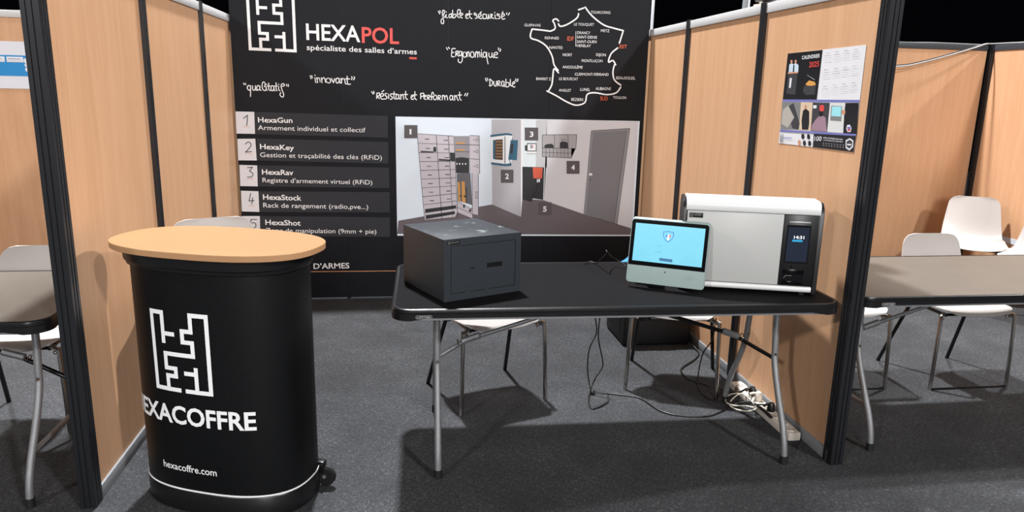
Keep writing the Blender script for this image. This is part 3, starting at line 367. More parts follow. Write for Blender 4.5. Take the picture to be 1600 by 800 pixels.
POLYS=[('row',1,[(0.137,1.367),(1.051,1.355),(1.049,1.201),(0.131,1.214)]),('row',1,[(0.139,1.184),(1.052,1.17),(1.05,1.015),(0.133,1.03)]),('row',1,[(0.138,0.995),(1.055,0.985),(1.053,0.836),(0.134,0.846)]),('row',1,[(0.137,0.811),(1.056,0.806),(1.054,0.656),(0.133,0.662)]),('row',1,[(0.136,0.632),(1.055,0.619),(1.053,0.473),(0.129,0.484)]),('card',1,[(0.009,1.368),(0.134,1.367),(0.131,1.216),(0.007,1.216)]),('card',1,[(0.01,1.18),(0.131,1.182),(0.133,1.03),(0.008,1.03)]),('card',1,[(0.013,0.998),(0.134,0.995),(0.13,0.846),(0.011,0.848)]),('card',1,[(0.013,0.815),(0.133,0.811),(0.131,0.662),(0.011,0.666)]),('card',1,[(0.013,0.632),(0.133,0.632),(0.129,0.484),(0.012,0.486)]),('orange',2,[(0.054,1.266),(0.101,1.266),(0.1,1.263),(0.054,1.262)]),('orange',2,[(0.058,1.079),(0.104,1.08),(0.104,1.076),(0.057,1.076)]),('orange',2,[(0.056,0.902),(0.103,0.903),(0.103,0.899),(0.056,0.899)]),('orange',2,[(0.058,0.708),(0.105,0.708),(0.105,0.704),(0.057,0.704)]),('orange',2,[(0.06,0.527),(0.108,0.527),(0.108,0.523),(0.06,0.524)]),('orange',1,[(-0.403,0.222),(1.095,0.214),(1.095,0.209),(-0.403,0.217)]),('red',1,[(1.207,1.767),(1.259,1.766),(1.259,1.752),(1.207,1.753)]),('white',1,[(2.401,1.981),(2.404,1.981),(2.409,1.876),(2.405,1.875)]),('picwall',1,[(1.105,1.352),(2.924,1.349),(2.924,0.465),(1.107,0.481)]),('picwall2',2,[(2.21,1.347),(2.91,1.346),(2.91,0.519),(2.522,0.64),(2.207,0.747),(2.217,1.021)]),('picwall3',2,[(2.034,1.344),(2.128,1.344),(2.138,0.996),(2.043,0.995)]),('picwall4',2,[(2.128,1.344),(2.21,1.347),(2.222,0.996),(2.138,0.996)]),('picfloor',3,[(1.107,0.495),(1.116,0.594),(1.555,0.671),(1.814,0.715),(2.032,0.62),(2.037,0.76),(2.207,0.747),(2.522,0.64),(2.782,0.56),(2.911,0.526),(2.92,0.476)]),('picpart',4,[(1.799,1.343),(2.016,1.346),(2.035,0.62),(1.814,0.715)]),('picwhite',4,[(2.016,1.346),(2.034,1.346),(2.042,0.754),(2.035,0.62)]),('cab',4,[(1.258,1.233),(1.524,1.219),(1.547,0.743),(1.555,0.667),(1.534,0.618),(1.311,0.595)]),('ink',6,[(1.258,1.231),(1.524,1.217),(1.525,1.221),(1.258,1.234)]),('ink',6,[(1.314,1.197),(1.346,1.198),(1.346,1.192),(1.314,1.192)]),('ink',6,[(1.45,1.19),(1.482,1.191),(1.482,1.185),(1.45,1.185)]),('ink',6,[(1.264,1.163),(1.527,1.155),(1.527,1.158),(1.264,1.166)]),('ink',6,[(1.319,1.13),(1.351,1.131),(1.351,1.125),(1.319,1.125)]),('ink',6,[(1.453,1.126),(1.485,1.127),(1.485,1.121),(1.453,1.121)]),('ink',6,[(1.27,1.095),(1.53,1.095),(1.53,1.098),(1.27,1.098)]),('ink',6,[(1.323,1.064),(1.356,1.065),(1.356,1.059),(1.323,1.059)]),('ink',6,[(1.456,1.064),(1.489,1.065),(1.489,1.059),(1.456,1.059)]),('ink',6,[(1.275,1.03),(1.533,1.034),(1.533,1.038),(1.275,1.033)]),('ink',6,[(1.328,1.0),(1.36,1.0),(1.36,0.995),(1.328,0.995)]),('ink',6,[(1.46,1.003),(1.492,1.003),(1.492,0.997),(1.46,0.997)]),('ink',6,[(1.28,0.965),(1.536,0.974),(1.536,0.977),(1.28,0.969)]),('ink',6,[(1.333,0.937),(1.365,0.937),(1.365,0.931),(1.333,0.931)]),('ink',6,[(1.463,0.941),(1.496,0.941),(1.496,0.936),(1.463,0.935)]),('ink',6,[(1.286,0.902),(1.539,0.912),(1.538,0.916),(1.286,0.905)]),('ink',6,[(1.337,0.874),(1.37,0.874),(1.37,0.868),(1.337,0.868)]),('ink',6,[(1.466,0.879),(1.499,0.879),(1.499,0.874),(1.466,0.874)]),('ink',6,[(1.291,0.837),(1.541,0.854),(1.541,0.857),(1.291,0.84)]),('ink',6,[(1.342,0.81),(1.375,0.81),(1.375,0.805),(1.342,0.805)]),('ink',6,[(1.47,0.819),(1.502,0.819),(1.502,0.813),(1.47,0.813)]),('ink',6,[(1.297,0.771),(1.544,0.796),(1.544,0.8),(1.296,0.775)]),('ink',6,[(1.347,0.747),(1.379,0.747),(1.379,0.741),(1.347,0.741)]),('ink',6,[(1.473,0.759),(1.506,0.759),(1.506,0.754),(1.473,0.754)]),('ink',6,[(1.302,0.711),(1.547,0.741),(1.546,0.745),(1.301,0.714)]),('ink',6,[(1.307,0.651),(1.549,0.686),(1.549,0.689),(1.306,0.655)]),('ink',6,[(1.311,0.596),(1.552,0.619),(1.552,0.622),(1.311,0.6)]),('ink',6,[(1.257,1.233),(1.308,0.598),(1.311,0.598),(1.26,1.233)]),('ink',6,[(1.394,1.226),(1.435,0.609),(1.439,0.61),(1.398,1.226)]),('ink',6,[(1.482,1.221),(1.517,0.617),(1.52,0.617),(1.486,1.221)]),('ink',6,[(1.523,1.219),(1.554,0.62),(1.558,0.621),(1.526,1.219)]),('ink',6,[(1.284,1.11),(1.377,1.106),(1.377,1.098),(1.284,1.099)]),('dark',6,[(1.375,1.138),(1.396,1.138),(1.396,1.103),(1.375,1.103)]),('dark',7,[(1.495,1.099),(1.533,1.099),(1.536,1.036),(1.498,1.04)]),('ink',6,[(1.415,1.053),(1.498,1.048),(1.498,1.037),(1.415,1.039)]),('dark',6,[(1.312,0.681),(1.543,0.71),(1.543,0.687),(1.316,0.652)]),('dark',6,[(1.317,0.635),(1.534,0.665),(1.534,0.643),(1.319,0.605)]),('pgrey',5,[(1.528,1.219),(1.639,1.221),(1.645,0.956),(1.542,0.948)]),('gold',6,[(1.538,1.174),(1.603,1.175),(1.603,1.164),(1.538,1.163)]),('ink',6,[(1.533,1.156),(1.641,1.155),(1.641,1.159),(1.533,1.16)]),('gold',6,[(1.538,1.123),(1.603,1.124),(1.603,1.113),(1.538,1.113)]),('ink',6,[(1.533,1.105),(1.641,1.104),(1.641,1.108),(1.533,1.109)]),('dark',6,[(1.536,1.059),(1.579,1.067),(1.636,1.06),(1.634,1.017),(1.637,0.951),(1.542,0.948)]),('white',7,[(1.543,1.023),(1.551,1.023),(1.551,1.012),(1.543,1.012)]),('white',7,[(1.563,1.023),(1.571,1.023),(1.571,1.012),(1.563,1.012)]),('white',7,[(1.585,1.023),(1.593,1.023),(1.593,1.012),(1.585,1.012)]),('white',7,[(1.607,1.023),(1.615,1.023),(1.615,1.012),(1.607,1.012)]),('cab',5,[(1.64,1.225),(1.709,1.223),(1.717,0.945),(1.648,0.956)]),('ink',6,[(1.641,1.156),(1.711,1.153),(1.711,1.157),(1.641,1.16)]),('ink',6,[(1.643,1.055),(1.714,1.048),(1.714,1.052),(1.643,1.059)]),('ink',6,[(1.707,1.223),(1.715,0.945),(1.719,0.945),(1.711,1.223)]),('ink',6,[(1.64,1.223),(1.709,1.221),(1.709,1.225),(1.64,1.227)]),('ink',6,[(1.686,1.205),(1.702,1.206),(1.703,1.184),(1.686,1.184)]),('cab',7,[(1.689,1.203),(1.7,1.203),(1.7,1.187),(1.689,1.187)]),('ink',6,[(1.667,1.197),(1.678,1.197),(1.678,1.192),(1.667,1.192)]),('ink',6,[(1.687,1.12),(1.704,1.12),(1.704,1.098),(1.687,1.098)]),('cab',7,[(1.69,1.117),(1.701,1.117),(1.701,1.101),(1.69,1.101)]),('ink',6,[(1.668,1.111),(1.679,1.111),(1.679,1.106),(1.668,1.106)]),('ink',6,[(1.688,1.012),(1.705,1.012),(1.705,0.99),(1.689,0.99)]),('cab',7,[(1.691,1.009),(1.702,1.009),(1.702,0.993),(1.691,0.993)]),('ink',6,[(1.669,1.003),(1.68,1.003),(1.68,0.998),(1.67,0.998)]),('pgrey2',5,[(1.546,0.945),(1.648,0.954),(1.662,0.712),(1.554,0.743)]),('gold',6,[(1.553,0.883),(1.57,0.883),(1.575,0.736),(1.56,0.74)]),('gold',6,[(1.582,0.888),(1.605,0.886),(1.615,0.726),(1.587,0.734)]),('dark',6,[(1.612,0.846),(1.62,0.845),(1.623,0.726),(1.617,0.726)]),('dark',7,[(1.57,0.784),(1.584,0.784),(1.584,0.773),(1.57,0.773)]),('dark',7,[(1.6,0.784),(1.614,0.784),(1.614,0.77),(1.601,0.77)]),('cab',5,[(1.659,0.952),(1.706,0.946),(1.711,0.634),(1.665,0.645)]),('ink',6,[(1.704,0.946),(1.709,0.634),(1.713,0.634),(1.708,0.946)]),('ink',6,[(1.657,0.952),(1.663,0.645),(1.667,0.645),(1.661,0.952)]),('ink',6,[(1.687,0.812),(1.702,0.812),(1.702,0.762),(1.687,0.762)]),('cab',7,[(1.689,0.808),(1.699,0.808),(1.7,0.766),(1.69,0.766)]),('cab',5,[(1.554,0.739),(1.662,0.68),(1.665,0.61),(1.555,0.657)]),('ink',6,[(1.553,0.737),(1.661,0.679),(1.663,0.682),(1.555,0.74)]),('ink',6,[(1.554,0.693),(1.664,0.641),(1.666,0.644),(1.555,0.696)]),('ink',6,[(1.64,0.68),(1.656,0.68),(1.657,0.659),(1.64,0.659)]),('ink',6,[(1.595,0.715),(1.609,0.715),(1.609,0.69),(1.596,0.69)]),('picwhite',5,[(1.792,1.231),(1.954,1.246),(1.953,1.003),(1.801,1.018)]),('teal',6,[(1.792,1.231),(1.91,1.246),(1.954,1.242),(1.954,1.228),(1.911,1.231),(1.792,1.215)]),('teal',6,[(1.8,1.031),(1.908,1.019),(1.952,1.027),(1.953,1.005),(1.908,1.002),(1.801,1.015)]),('picwhite',7,[(1.811,1.21),(1.897,1.221),(1.901,1.024),(1.814,1.034)]),('ink',8,[(1.897,1.221),(1.901,1.021),(1.907,1.021),(1.902,1.221)]),('teal',8,[(1.811,1.194),(1.828,1.194),(1.83,1.052),(1.814,1.055)]),('pbrown',8,[(1.828,1.196),(1.884,1.2),(1.887,1.048),(1.83,1.052)]),('gold',9,[(1.833,1.186),(1.839,1.186),(1.839,1.178),(1.834,1.178)]),('gold',9,[(1.844,1.186),(1.849,1.186),(1.849,1.178),(1.844,1.178)]),('gold',9,[(1.854,1.186),(1.859,1.186),(1.86,1.178),(1.854,1.178)]),('gold',9,[(1.864,1.186),(1.87,1.186),(1.87,1.178),(1.864,1.178)]),('gold',9,[(1.874,1.186),(1.88,1.186),(1.88,1.178),(1.875,1.178)]),('gold',9,[(1.834,1.164),(1.839,1.164),(1.839,1.156),(1.834,1.155)]),('gold',9,[(1.844,1.164),(1.85,1.164),(1.85,1.156),(1.844,1.156)]),('gold',9,[(1.854,1.164),(1.86,1.164),(1.86,1.156),(1.854,1.156)]),('gold',9,[(1.865,1.164),(1.87,1.164),(1.87,1.156),(1.865,1.156)]),('gold',9,[(1.875,1.164),(1.88,1.164),(1.881,1.156),(1.875,1.156)]),('gold',9,[(1.834,1.141),(1.84,1.141),(1.84,1.133),(1.834,1.133)]),('gold',9,[(1.844,1.141),(1.85,1.142),(1.85,1.133),(1.845,1.133)]),('gold',9,[(1.855,1.142),(1.86,1.142),(1.86,1.134),(1.855,1.133)]),('gold',9,[(1.865,1.142),(1.871,1.142),(1.871,1.134),(1.865,1.134)]),('gold',9,[(1.875,1.142),(1.881,1.142),(1.881,1.134),(1.875,1.134)]),('gold',9,[(1.835,1.119),(1.84,1.119),(1.84,1.111),(1.835,1.111)]),('gold',9,[(1.845,1.119),(1.85,1.119),(1.851,1.111),(1.845,1.111)]),('gold',9,[(1.855,1.119),(1.861,1.119),(1.861,1.111),(1.855,1.111)]),('gold',9,[(1.865,1.119),(1.871,1.119),(1.871,1.111),(1.866,1.111)]),('gold',9,[(1.876,1.12),(1.881,1.12),(1.881,1.111),(1.876,1.111)]),('gold',9,[(1.835,1.097),(1.84,1.097),(1.841,1.089),(1.835,1.089)]),('gold',9,[(1.845,1.097),(1.851,1.097),(1.851,1.089),(1.845,1.089)]),('gold',9,[(1.856,1.097),(1.861,1.097),(1.861,1.089),(1.856,1.089)]),('gold',9,[(1.866,1.097),(1.871,1.097),(1.872,1.089),(1.866,1.089)]),('gold',9,[(1.876,1.097),(1.882,1.097),(1.882,1.089),(1.876,1.089)]),('gold',9,[(1.835,1.074),(1.841,1.075),(1.841,1.066),(1.836,1.066)]),('gold',9,[(1.846,1.075),(1.851,1.075),(1.851,1.066),(1.846,1.066)]),('gold',9,[(1.856,1.075),(1.861,1.075),(1.862,1.067),(1.856,1.067)]),('gold',9,[(1.866,1.075),(1.872,1.075),(1.872,1.067),(1.866,1.067)]),('gold',9,[(1.877,1.075),(1.882,1.075),(1.882,1.067),(1.877,1.067)]),('teal',6,[(1.952,1.209),(1.953,1.182),(1.958,1.182),(1.958,1.209)]),('teal',6,[(1.952,1.02),(1.935,1.058),(1.93,1.056),(1.947,1.018)]),('teal',7,[(1.943,1.195),(1.998,1.196),(1.993,1.047),(1.928,1.052)]),('dark',8,[(1.946,1.168),(1.965,1.168),(1.959,1.094),(1.941,1.096)]),('tag',10,[(1.167,1.293),(1.261,1.294),(1.261,1.2),(1.166,1.199)]),('tag',10,[(1.874,0.976),(1.969,0.977),(1.971,0.879),(1.876,0.879)]),('tag',10,[(2.046,1.288),(2.146,1.289),(2.149,1.195),(2.049,1.194)]),('tag',10,[(2.371,1.046),(2.471,1.046),(2.475,0.949),(2.375,0.949)]),('tag',10,[(2.165,0.732),(2.267,0.732),(2.27,0.633),(2.168,0.633)]),('ink',8,[(2.065,1.174),(2.138,1.175),(2.14,1.115),(2.066,1.114)]),('picwhite',9,[(2.07,1.168),(2.133,1.169),(2.134,1.12),(2.072,1.12)]),('teal',10,[(2.093,1.162),(2.101,1.162),(2.102,1.136),(2.094,1.136)]),('red',10,[(2.105,1.162),(2.112,1.162),(2.113,1.139),(2.106,1.139)]),('picwhite',8,[(2.069,1.113),(2.137,1.113),(2.138,1.098),(2.07,1.098)]),('ink',8,[(2.051,1.159),(2.065,1.159),(2.066,1.118),(2.052,1.118)]),('ink',9,[(2.067,1.095),(2.139,1.096),(2.139,1.098),(2.067,1.098)]),('dark',5,[(2.036,1.0),(2.201,0.996),(2.201,0.75),(2.118,0.762),(2.111,0.734),(2.042,0.754)]),('picred',6,[(2.114,0.996),(2.19,0.993),(2.187,0.913),(2.122,0.913)]),('picwhite',7,[(2.149,0.907),(2.158,0.907),(2.158,0.883),(2.15,0.882)]),('picwhite',7,[(2.162,0.91),(2.172,0.91),(2.172,0.885),(2.163,0.885)]),('pgrey3',5,[(2.179,1.236),(2.441,1.242),(2.438,1.14),(2.404,1.137),(2.407,1.068),(2.185,1.076)]),('ink',7,[(2.179,1.234),(2.441,1.241),(2.441,1.244),(2.179,1.238)]),('ink',7,[(2.178,1.236),(2.183,1.076),(2.186,1.076),(2.181,1.236)]),('ink',7,[(2.373,1.241),(2.377,1.139),(2.381,1.139),(2.376,1.241)]),('ink',7,[(2.27,1.237),(2.273,1.141),(2.276,1.141),(2.273,1.237)]),('ink',7,[(2.439,1.242),(2.437,1.14),(2.44,1.14),(2.443,1.242)]),('ink',7,[(2.182,1.139),(2.438,1.137),(2.438,1.14),(2.182,1.143)]),('ink',7,[(2.184,1.107),(2.406,1.102),(2.406,1.105),(2.184,1.11)]),('ink',7,[(2.185,1.074),(2.407,1.066),(2.407,1.07),(2.185,1.077)]),('ink',7,[(2.403,1.138),(2.406,1.068),(2.409,1.068),(2.406,1.138)]),('ink',7,[(2.209,1.139),(2.211,1.07),(2.214,1.07),(2.212,1.139)]),('ink',7,[(2.237,1.139),(2.239,1.071),(2.242,1.071),(2.24,1.139)]),('ink',7,[(2.265,1.139),(2.267,1.071),(2.27,1.071),(2.268,1.139)]),('ink',7,[(2.293,1.14),(2.296,1.071),(2.298,1.071),(2.296,1.14)]),('ink',7,[(2.321,1.14),(2.324,1.071),(2.327,1.071),(2.324,1.14)]),('ink',7,[(2.349,1.14),(2.352,1.072),(2.355,1.072),(2.352,1.14)]),('ink',7,[(2.377,1.14),(2.38,1.072),(2.383,1.072),(2.38,1.141)]),('dark',8,[(2.199,1.141),(2.199,1.16),(2.218,1.169),(2.251,1.172),(2.268,1.161),(2.269,1.142)]),('dark',8,[(2.316,1.14),(2.314,1.179),(2.328,1.189),(2.363,1.187),(2.375,1.179),(2.376,1.14)]),('ink',8,[(2.326,1.186),(2.325,1.211),(2.323,1.211),(2.324,1.186)]),('ink',8,[(2.339,1.186),(2.338,1.211),(2.335,1.211),(2.336,1.186)]),('ink',8,[(2.352,1.187),(2.351,1.211),(2.348,1.211),(2.349,1.187)]),('ink',8,[(2.364,1.187),(2.363,1.211),(2.361,1.211),(2.362,1.187)]),('pdoor2',5,[(2.551,1.271),(2.85,1.293),(2.791,0.562),(2.523,0.639)]),('pdoor',7,[(2.566,1.262),(2.825,1.278),(2.766,0.57),(2.538,0.637)]),('ink',8,[(2.55,1.271),(2.522,0.639),(2.525,0.639),(2.553,1.271)]),('ink',8,[(2.551,1.269),(2.85,1.291),(2.85,1.295),(2.551,1.273)]),('ink',8,[(2.848,1.293),(2.789,0.562),(2.792,0.561),(2.851,1.293)]),('ink',8,[(2.823,1.278),(2.765,0.571),(2.768,0.57),(2.826,1.277)]),('picwhite',9,[(2.549,0.954),(2.574,0.954),(2.574,0.937),(2.55,0.937)]),('ink',9,[(2.556,0.909),(2.566,0.909),(2.566,0.901),(2.556,0.901)])]
CALP=[('paper',0,[(0.738,1.757),(0.13,1.765),(0.125,1.341),(0.74,1.332)]),('cblack',1,[(0.738,1.757),(0.44,1.76),(0.442,1.546),(0.742,1.542)]),('violet',1,[(0.742,1.542),(0.128,1.55),(0.128,1.54),(0.745,1.531)]),('cgrey',1,[(0.744,1.53),(0.572,1.532),(0.564,1.407),(0.736,1.399)]),('cdark',2,[(0.689,1.508),(0.637,1.527),(0.563,1.435),(0.57,1.407),(0.626,1.411)]),('clight',3,[(0.729,1.493),(0.683,1.515),(0.616,1.461),(0.668,1.409),(0.73,1.427)]),('cbeige',1,[(0.572,1.532),(0.472,1.533),(0.463,1.409),(0.563,1.405)]),('cblack',2,[(0.546,1.495),(0.524,1.504),(0.493,1.493),(0.482,1.439),(0.485,1.411),(0.537,1.409),(0.55,1.45)]),('cskin',3,[(0.538,1.519),(0.52,1.521),(0.516,1.504),(0.535,1.504)]),('cdark',1,[(0.472,1.533),(0.336,1.534),(0.331,1.41),(0.463,1.407)]),('cmauve',2,[(0.437,1.455),(0.4,1.483),(0.356,1.471),(0.333,1.411),(0.459,1.409),(0.458,1.433)]),('cred',3,[(0.412,1.523),(0.381,1.524),(0.372,1.503),(0.384,1.495),(0.409,1.499)]),('cblack',4,[(0.415,1.494),(0.382,1.496),(0.381,1.477),(0.404,1.473)]),('paper',3,[(0.464,1.521),(0.436,1.521),(0.436,1.508),(0.463,1.507)]),('cwhite2',1,[(0.336,1.534),(0.222,1.536),(0.212,1.413),(0.331,1.41)]),('cgrey',2,[(0.322,1.523),(0.243,1.522),(0.236,1.46),(0.318,1.46)]),('cyan',3,[(0.315,1.52),(0.247,1.52),(0.244,1.479),(0.313,1.479)]),('cskin',3,[(0.24,1.507),(0.215,1.505),(0.214,1.489),(0.239,1.492)]),('cblack',2,[(0.222,1.536),(0.13,1.538),(0.12,1.413),(0.212,1.412),(0.221,1.489)]),('paper',3,[(0.19,1.447),(0.171,1.449),(0.158,1.436),(0.161,1.42),(0.181,1.418),(0.194,1.431)]),('violet',4,[(0.188,1.439),(0.166,1.442),(0.163,1.432),(0.186,1.429)]),('cred',4,[(0.184,1.43),(0.164,1.432),(0.166,1.424),(0.181,1.422)]),('violet',4,[(0.736,1.398),(0.12,1.414),(0.12,1.406),(0.738,1.388)]),('cblack',2,[(0.435,1.396),(0.123,1.407),(0.125,1.341),(0.431,1.337)]),('cblack',3,[(0.537,1.387),(0.523,1.391),(0.511,1.385),(0.509,1.371),(0.523,1.366),(0.535,1.372)]),('cblack',3,[(0.488,1.389),(0.475,1.393),(0.463,1.386),(0.462,1.373),(0.475,1.368),(0.486,1.374)]),('cskin',3,[(0.561,1.357),(0.547,1.361),(0.535,1.354),(0.534,1.341),(0.547,1.335),(0.559,1.341)]),('cblack',3,[(0.517,1.358),(0.504,1.362),(0.492,1.355),(0.49,1.342),(0.504,1.337),(0.515,1.343)]),('cblack',3,[(0.473,1.36),(0.46,1.364),(0.448,1.357),(0.447,1.344),(0.46,1.339),(0.471,1.345)]),('paper',4,[(0.187,1.384),(0.16,1.395),(0.134,1.387),(0.131,1.36),(0.154,1.344),(0.181,1.353)]),('cdark',5,[(0.179,1.38),(0.159,1.389),(0.139,1.381),(0.139,1.364),(0.155,1.352),(0.176,1.359)]),('paper',6,[(0.172,1.371),(0.144,1.372),(0.144,1.366),(0.172,1.365)]),('cskin',3,[(0.706,1.724),(0.695,1.727),(0.686,1.722),(0.686,1.71),(0.7,1.71)]),('cshirt',3,[(0.713,1.705),(0.7,1.71),(0.68,1.708),(0.664,1.7),(0.661,1.669),(0.711,1.667)]),('cskin',3,[(0.668,1.723),(0.657,1.726),(0.648,1.721),(0.648,1.709),(0.662,1.709)]),('cshirt',3,[(0.675,1.704),(0.662,1.709),(0.643,1.707),(0.627,1.699),(0.624,1.668),(0.673,1.666)]),('cskin',4,[(0.717,1.669),(0.628,1.67),(0.626,1.663),(0.718,1.662)]),('cdark',2,[(0.715,1.66),(0.629,1.661),(0.628,1.566),(0.713,1.569)]),('paper',4,[(0.694,1.642),(0.675,1.643),(0.676,1.597),(0.693,1.597)]),('cdark',2,[(0.564,1.601),(0.535,1.617),(0.462,1.607),(0.461,1.569),(0.537,1.565),(0.564,1.58)]),('gold',3,[(0.55,1.614),(0.522,1.63),(0.473,1.623),(0.462,1.61),(0.494,1.606),(0.533,1.607)]),('cgrey',4,[(0.548,1.657),(0.475,1.635),(0.476,1.63),(0.539,1.651)]),('cpale',1,[(0.425,1.736),(0.367,1.736),(0.367,1.735),(0.425,1.734)]),('cpale',1,[(0.423,1.726),(0.365,1.727),(0.365,1.726),(0.423,1.725)]),('cpale',1,[(0.421,1.716),(0.363,1.717),(0.363,1.716),(0.421,1.715)]),('cpale',1,[(0.419,1.706),(0.361,1.708),(0.361,1.706),(0.419,1.705)]),('cpale',1,[(0.353,1.738),(0.297,1.738),(0.297,1.737),(0.353,1.736)]),('cpale',1,[(0.351,1.728),(0.295,1.729),(0.295,1.728),(0.351,1.727)]),('cpale',1,[(0.349,1.719),(0.293,1.72),(0.293,1.719),(0.349,1.717)]),('cpale',1,[(0.347,1.709),(0.291,1.71),(0.291,1.709),(0.347,1.708)]),('cpale',1,[(0.284,1.74),(0.231,1.74),(0.231,1.739),(0.284,1.739)]),('cpale',1,[(0.283,1.73),(0.229,1.731),(0.229,1.73),(0.282,1.729)]),('cpale',1,[(0.281,1.721),(0.227,1.722),(0.227,1.721),(0.28,1.72)]),('cpale',1,[(0.279,1.712),(0.225,1.713),(0.225,1.712),(0.278,1.711)]),('cpale',1,[(0.218,1.742),(0.167,1.742),(0.167,1.741),(0.218,1.741)]),('cpale',1,[(0.217,1.733),(0.165,1.733),(0.165,1.732),(0.216,1.731)]),('cpale',1,[(0.215,1.724),(0.163,1.724),(0.163,1.723),(0.214,1.722)]),('cpale',1,[(0.213,1.714),(0.161,1.716),(0.161,1.714),(0.212,1.713)]),('cpale',1,[(0.42,1.664),(0.361,1.666),(0.361,1.665),(0.42,1.663)]),('cpale',1,[(0.418,1.655),(0.359,1.657),(0.359,1.656),(0.418,1.653)]),('cpale',1,[(0.416,1.645),(0.357,1.647),(0.357,1.646),(0.416,1.644)]),('cpale',1,[(0.414,1.635),(0.355,1.638),(0.355,1.636),(0.414,1.634)]),('cpale',1,[(0.348,1.668),(0.292,1.67),(0.292,1.669),(0.348,1.667)]),('cpale',1,[(0.346,1.659),(0.29,1.661),(0.29,1.659),(0.346,1.657)]),('cpale',1,[(0.344,1.649),(0.288,1.651),(0.288,1.65),(0.344,1.648)]),('cpale',1,[(0.342,1.639),(0.286,1.642),(0.286,1.641),(0.342,1.638)]),('cpale',1,[(0.279,1.672),(0.225,1.674),(0.225,1.672),(0.279,1.67)]),('cpale',1,[(0.277,1.662),(0.223,1.664),(0.223,1.663),(0.277,1.661)]),('cpale',1,[(0.275,1.653),(0.221,1.655),(0.221,1.654),(0.275,1.652)]),('cpale',1,[(0.273,1.644),(0.219,1.646),(0.219,1.645),(0.273,1.642)]),('cpale',1,[(0.213,1.675),(0.161,1.677),(0.161,1.676),(0.213,1.674)]),('cpale',1,[(0.211,1.666),(0.159,1.668),(0.159,1.667),(0.211,1.665)]),('cpale',1,[(0.209,1.657),(0.157,1.659),(0.157,1.658),(0.209,1.656)]),('cpale',1,[(0.207,1.648),(0.156,1.65),(0.155,1.649),(0.207,1.646)]),('cpale',1,[(0.415,1.593),(0.356,1.596),(0.356,1.595),(0.414,1.591)]),('cpale',1,[(0.413,1.583),(0.354,1.586),(0.354,1.585),(0.412,1.582)]),('cpale',1,[(0.41,1.573),(0.352,1.577),(0.352,1.576),(0.41,1.572)]),('cpale',1,[(0.408,1.563),(0.35,1.567),(0.35,1.566),(0.408,1.562)]),('cpale',1,[(0.342,1.598),(0.286,1.601),(0.286,1.6),(0.342,1.597)]),('cpale',1,[(0.34,1.588),(0.284,1.592),(0.284,1.591),(0.34,1.587)]),('cpale',1,[(0.338,1.579),(0.282,1.582),(0.282,1.581),(0.338,1.578)]),('cpale',1,[(0.336,1.569),(0.28,1.573),(0.28,1.572),(0.336,1.568)]),('cpale',1,[(0.273,1.603),(0.219,1.606),(0.219,1.605),(0.273,1.602)]),('cpale',1,[(0.271,1.594),(0.218,1.597),(0.217,1.596),(0.271,1.592)]),('cpale',1,[(0.269,1.584),(0.216,1.588),(0.215,1.586),(0.269,1.583)]),('cpale',1,[(0.267,1.575),(0.214,1.579),(0.213,1.577),(0.267,1.574)]),('cpale',1,[(0.207,1.608),(0.155,1.611),(0.155,1.61),(0.207,1.607)]),('cpale',1,[(0.205,1.599),(0.154,1.602),(0.153,1.601),(0.205,1.598)]),('cpale',1,[(0.203,1.59),(0.152,1.593),(0.151,1.592),(0.203,1.588)]),('cpale',1,[(0.201,1.58),(0.15,1.584),(0.149,1.583),(0.201,1.579)])]
CALT=[('CALENDRIER',0.601,1.725,0.453,1.728,0.016,2,'paper'),('2025',0.533,1.688,0.451,1.69,0.023,2,'cred'),('100',0.421,1.365,0.365,1.369,0.02,1,'paper'),('HEXAPOL',0.691,1.356,0.613,1.36,0.009,1,'violet'),('polices municipales sécurisées',0.351,1.382,0.206,1.383,0.007,1,'paper'),('sur la France et les Outre-mer',0.349,1.372,0.204,1.374,0.006,1,'paper'),('• • • • • • • •',0.35,1.358,0.194,1.361,0.005,1,'paper'),('• • • • • • • •',0.348,1.349,0.192,1.352,0.005,1,'paper'),('JANVIER',0.41,1.743,0.38,1.743,0.003,1,'cgrey'),('FÉVRIER',0.339,1.745,0.31,1.745,0.003,1,'cgrey'),('MARS',0.271,1.747,0.243,1.746,0.003,1,'cgrey'),('AVRIL',0.205,1.748,0.178,1.748,0.003,1,'cgrey'),('MAI',0.405,1.672,0.374,1.673,0.003,1,'cgrey'),('JUIN',0.333,1.675,0.304,1.676,0.004,1,'cgrey'),('JUILLET',0.265,1.679,0.237,1.679,0.003,1,'cgrey'),('AOÛT',0.2,1.682,0.173,1.683,0.003,1,'cgrey'),('SEPTEMBRE',0.399,1.601,0.369,1.602,0.003,1,'cgrey'),('OCTOBRE',0.328,1.606,0.299,1.607,0.003,1,'cgrey'),('NOVEMBRE',0.259,1.611,0.231,1.612,0.003,1,'cgrey'),('DÉCEMBRE',0.194,1.615,0.167,1.616,0.003,1,'cgrey')]

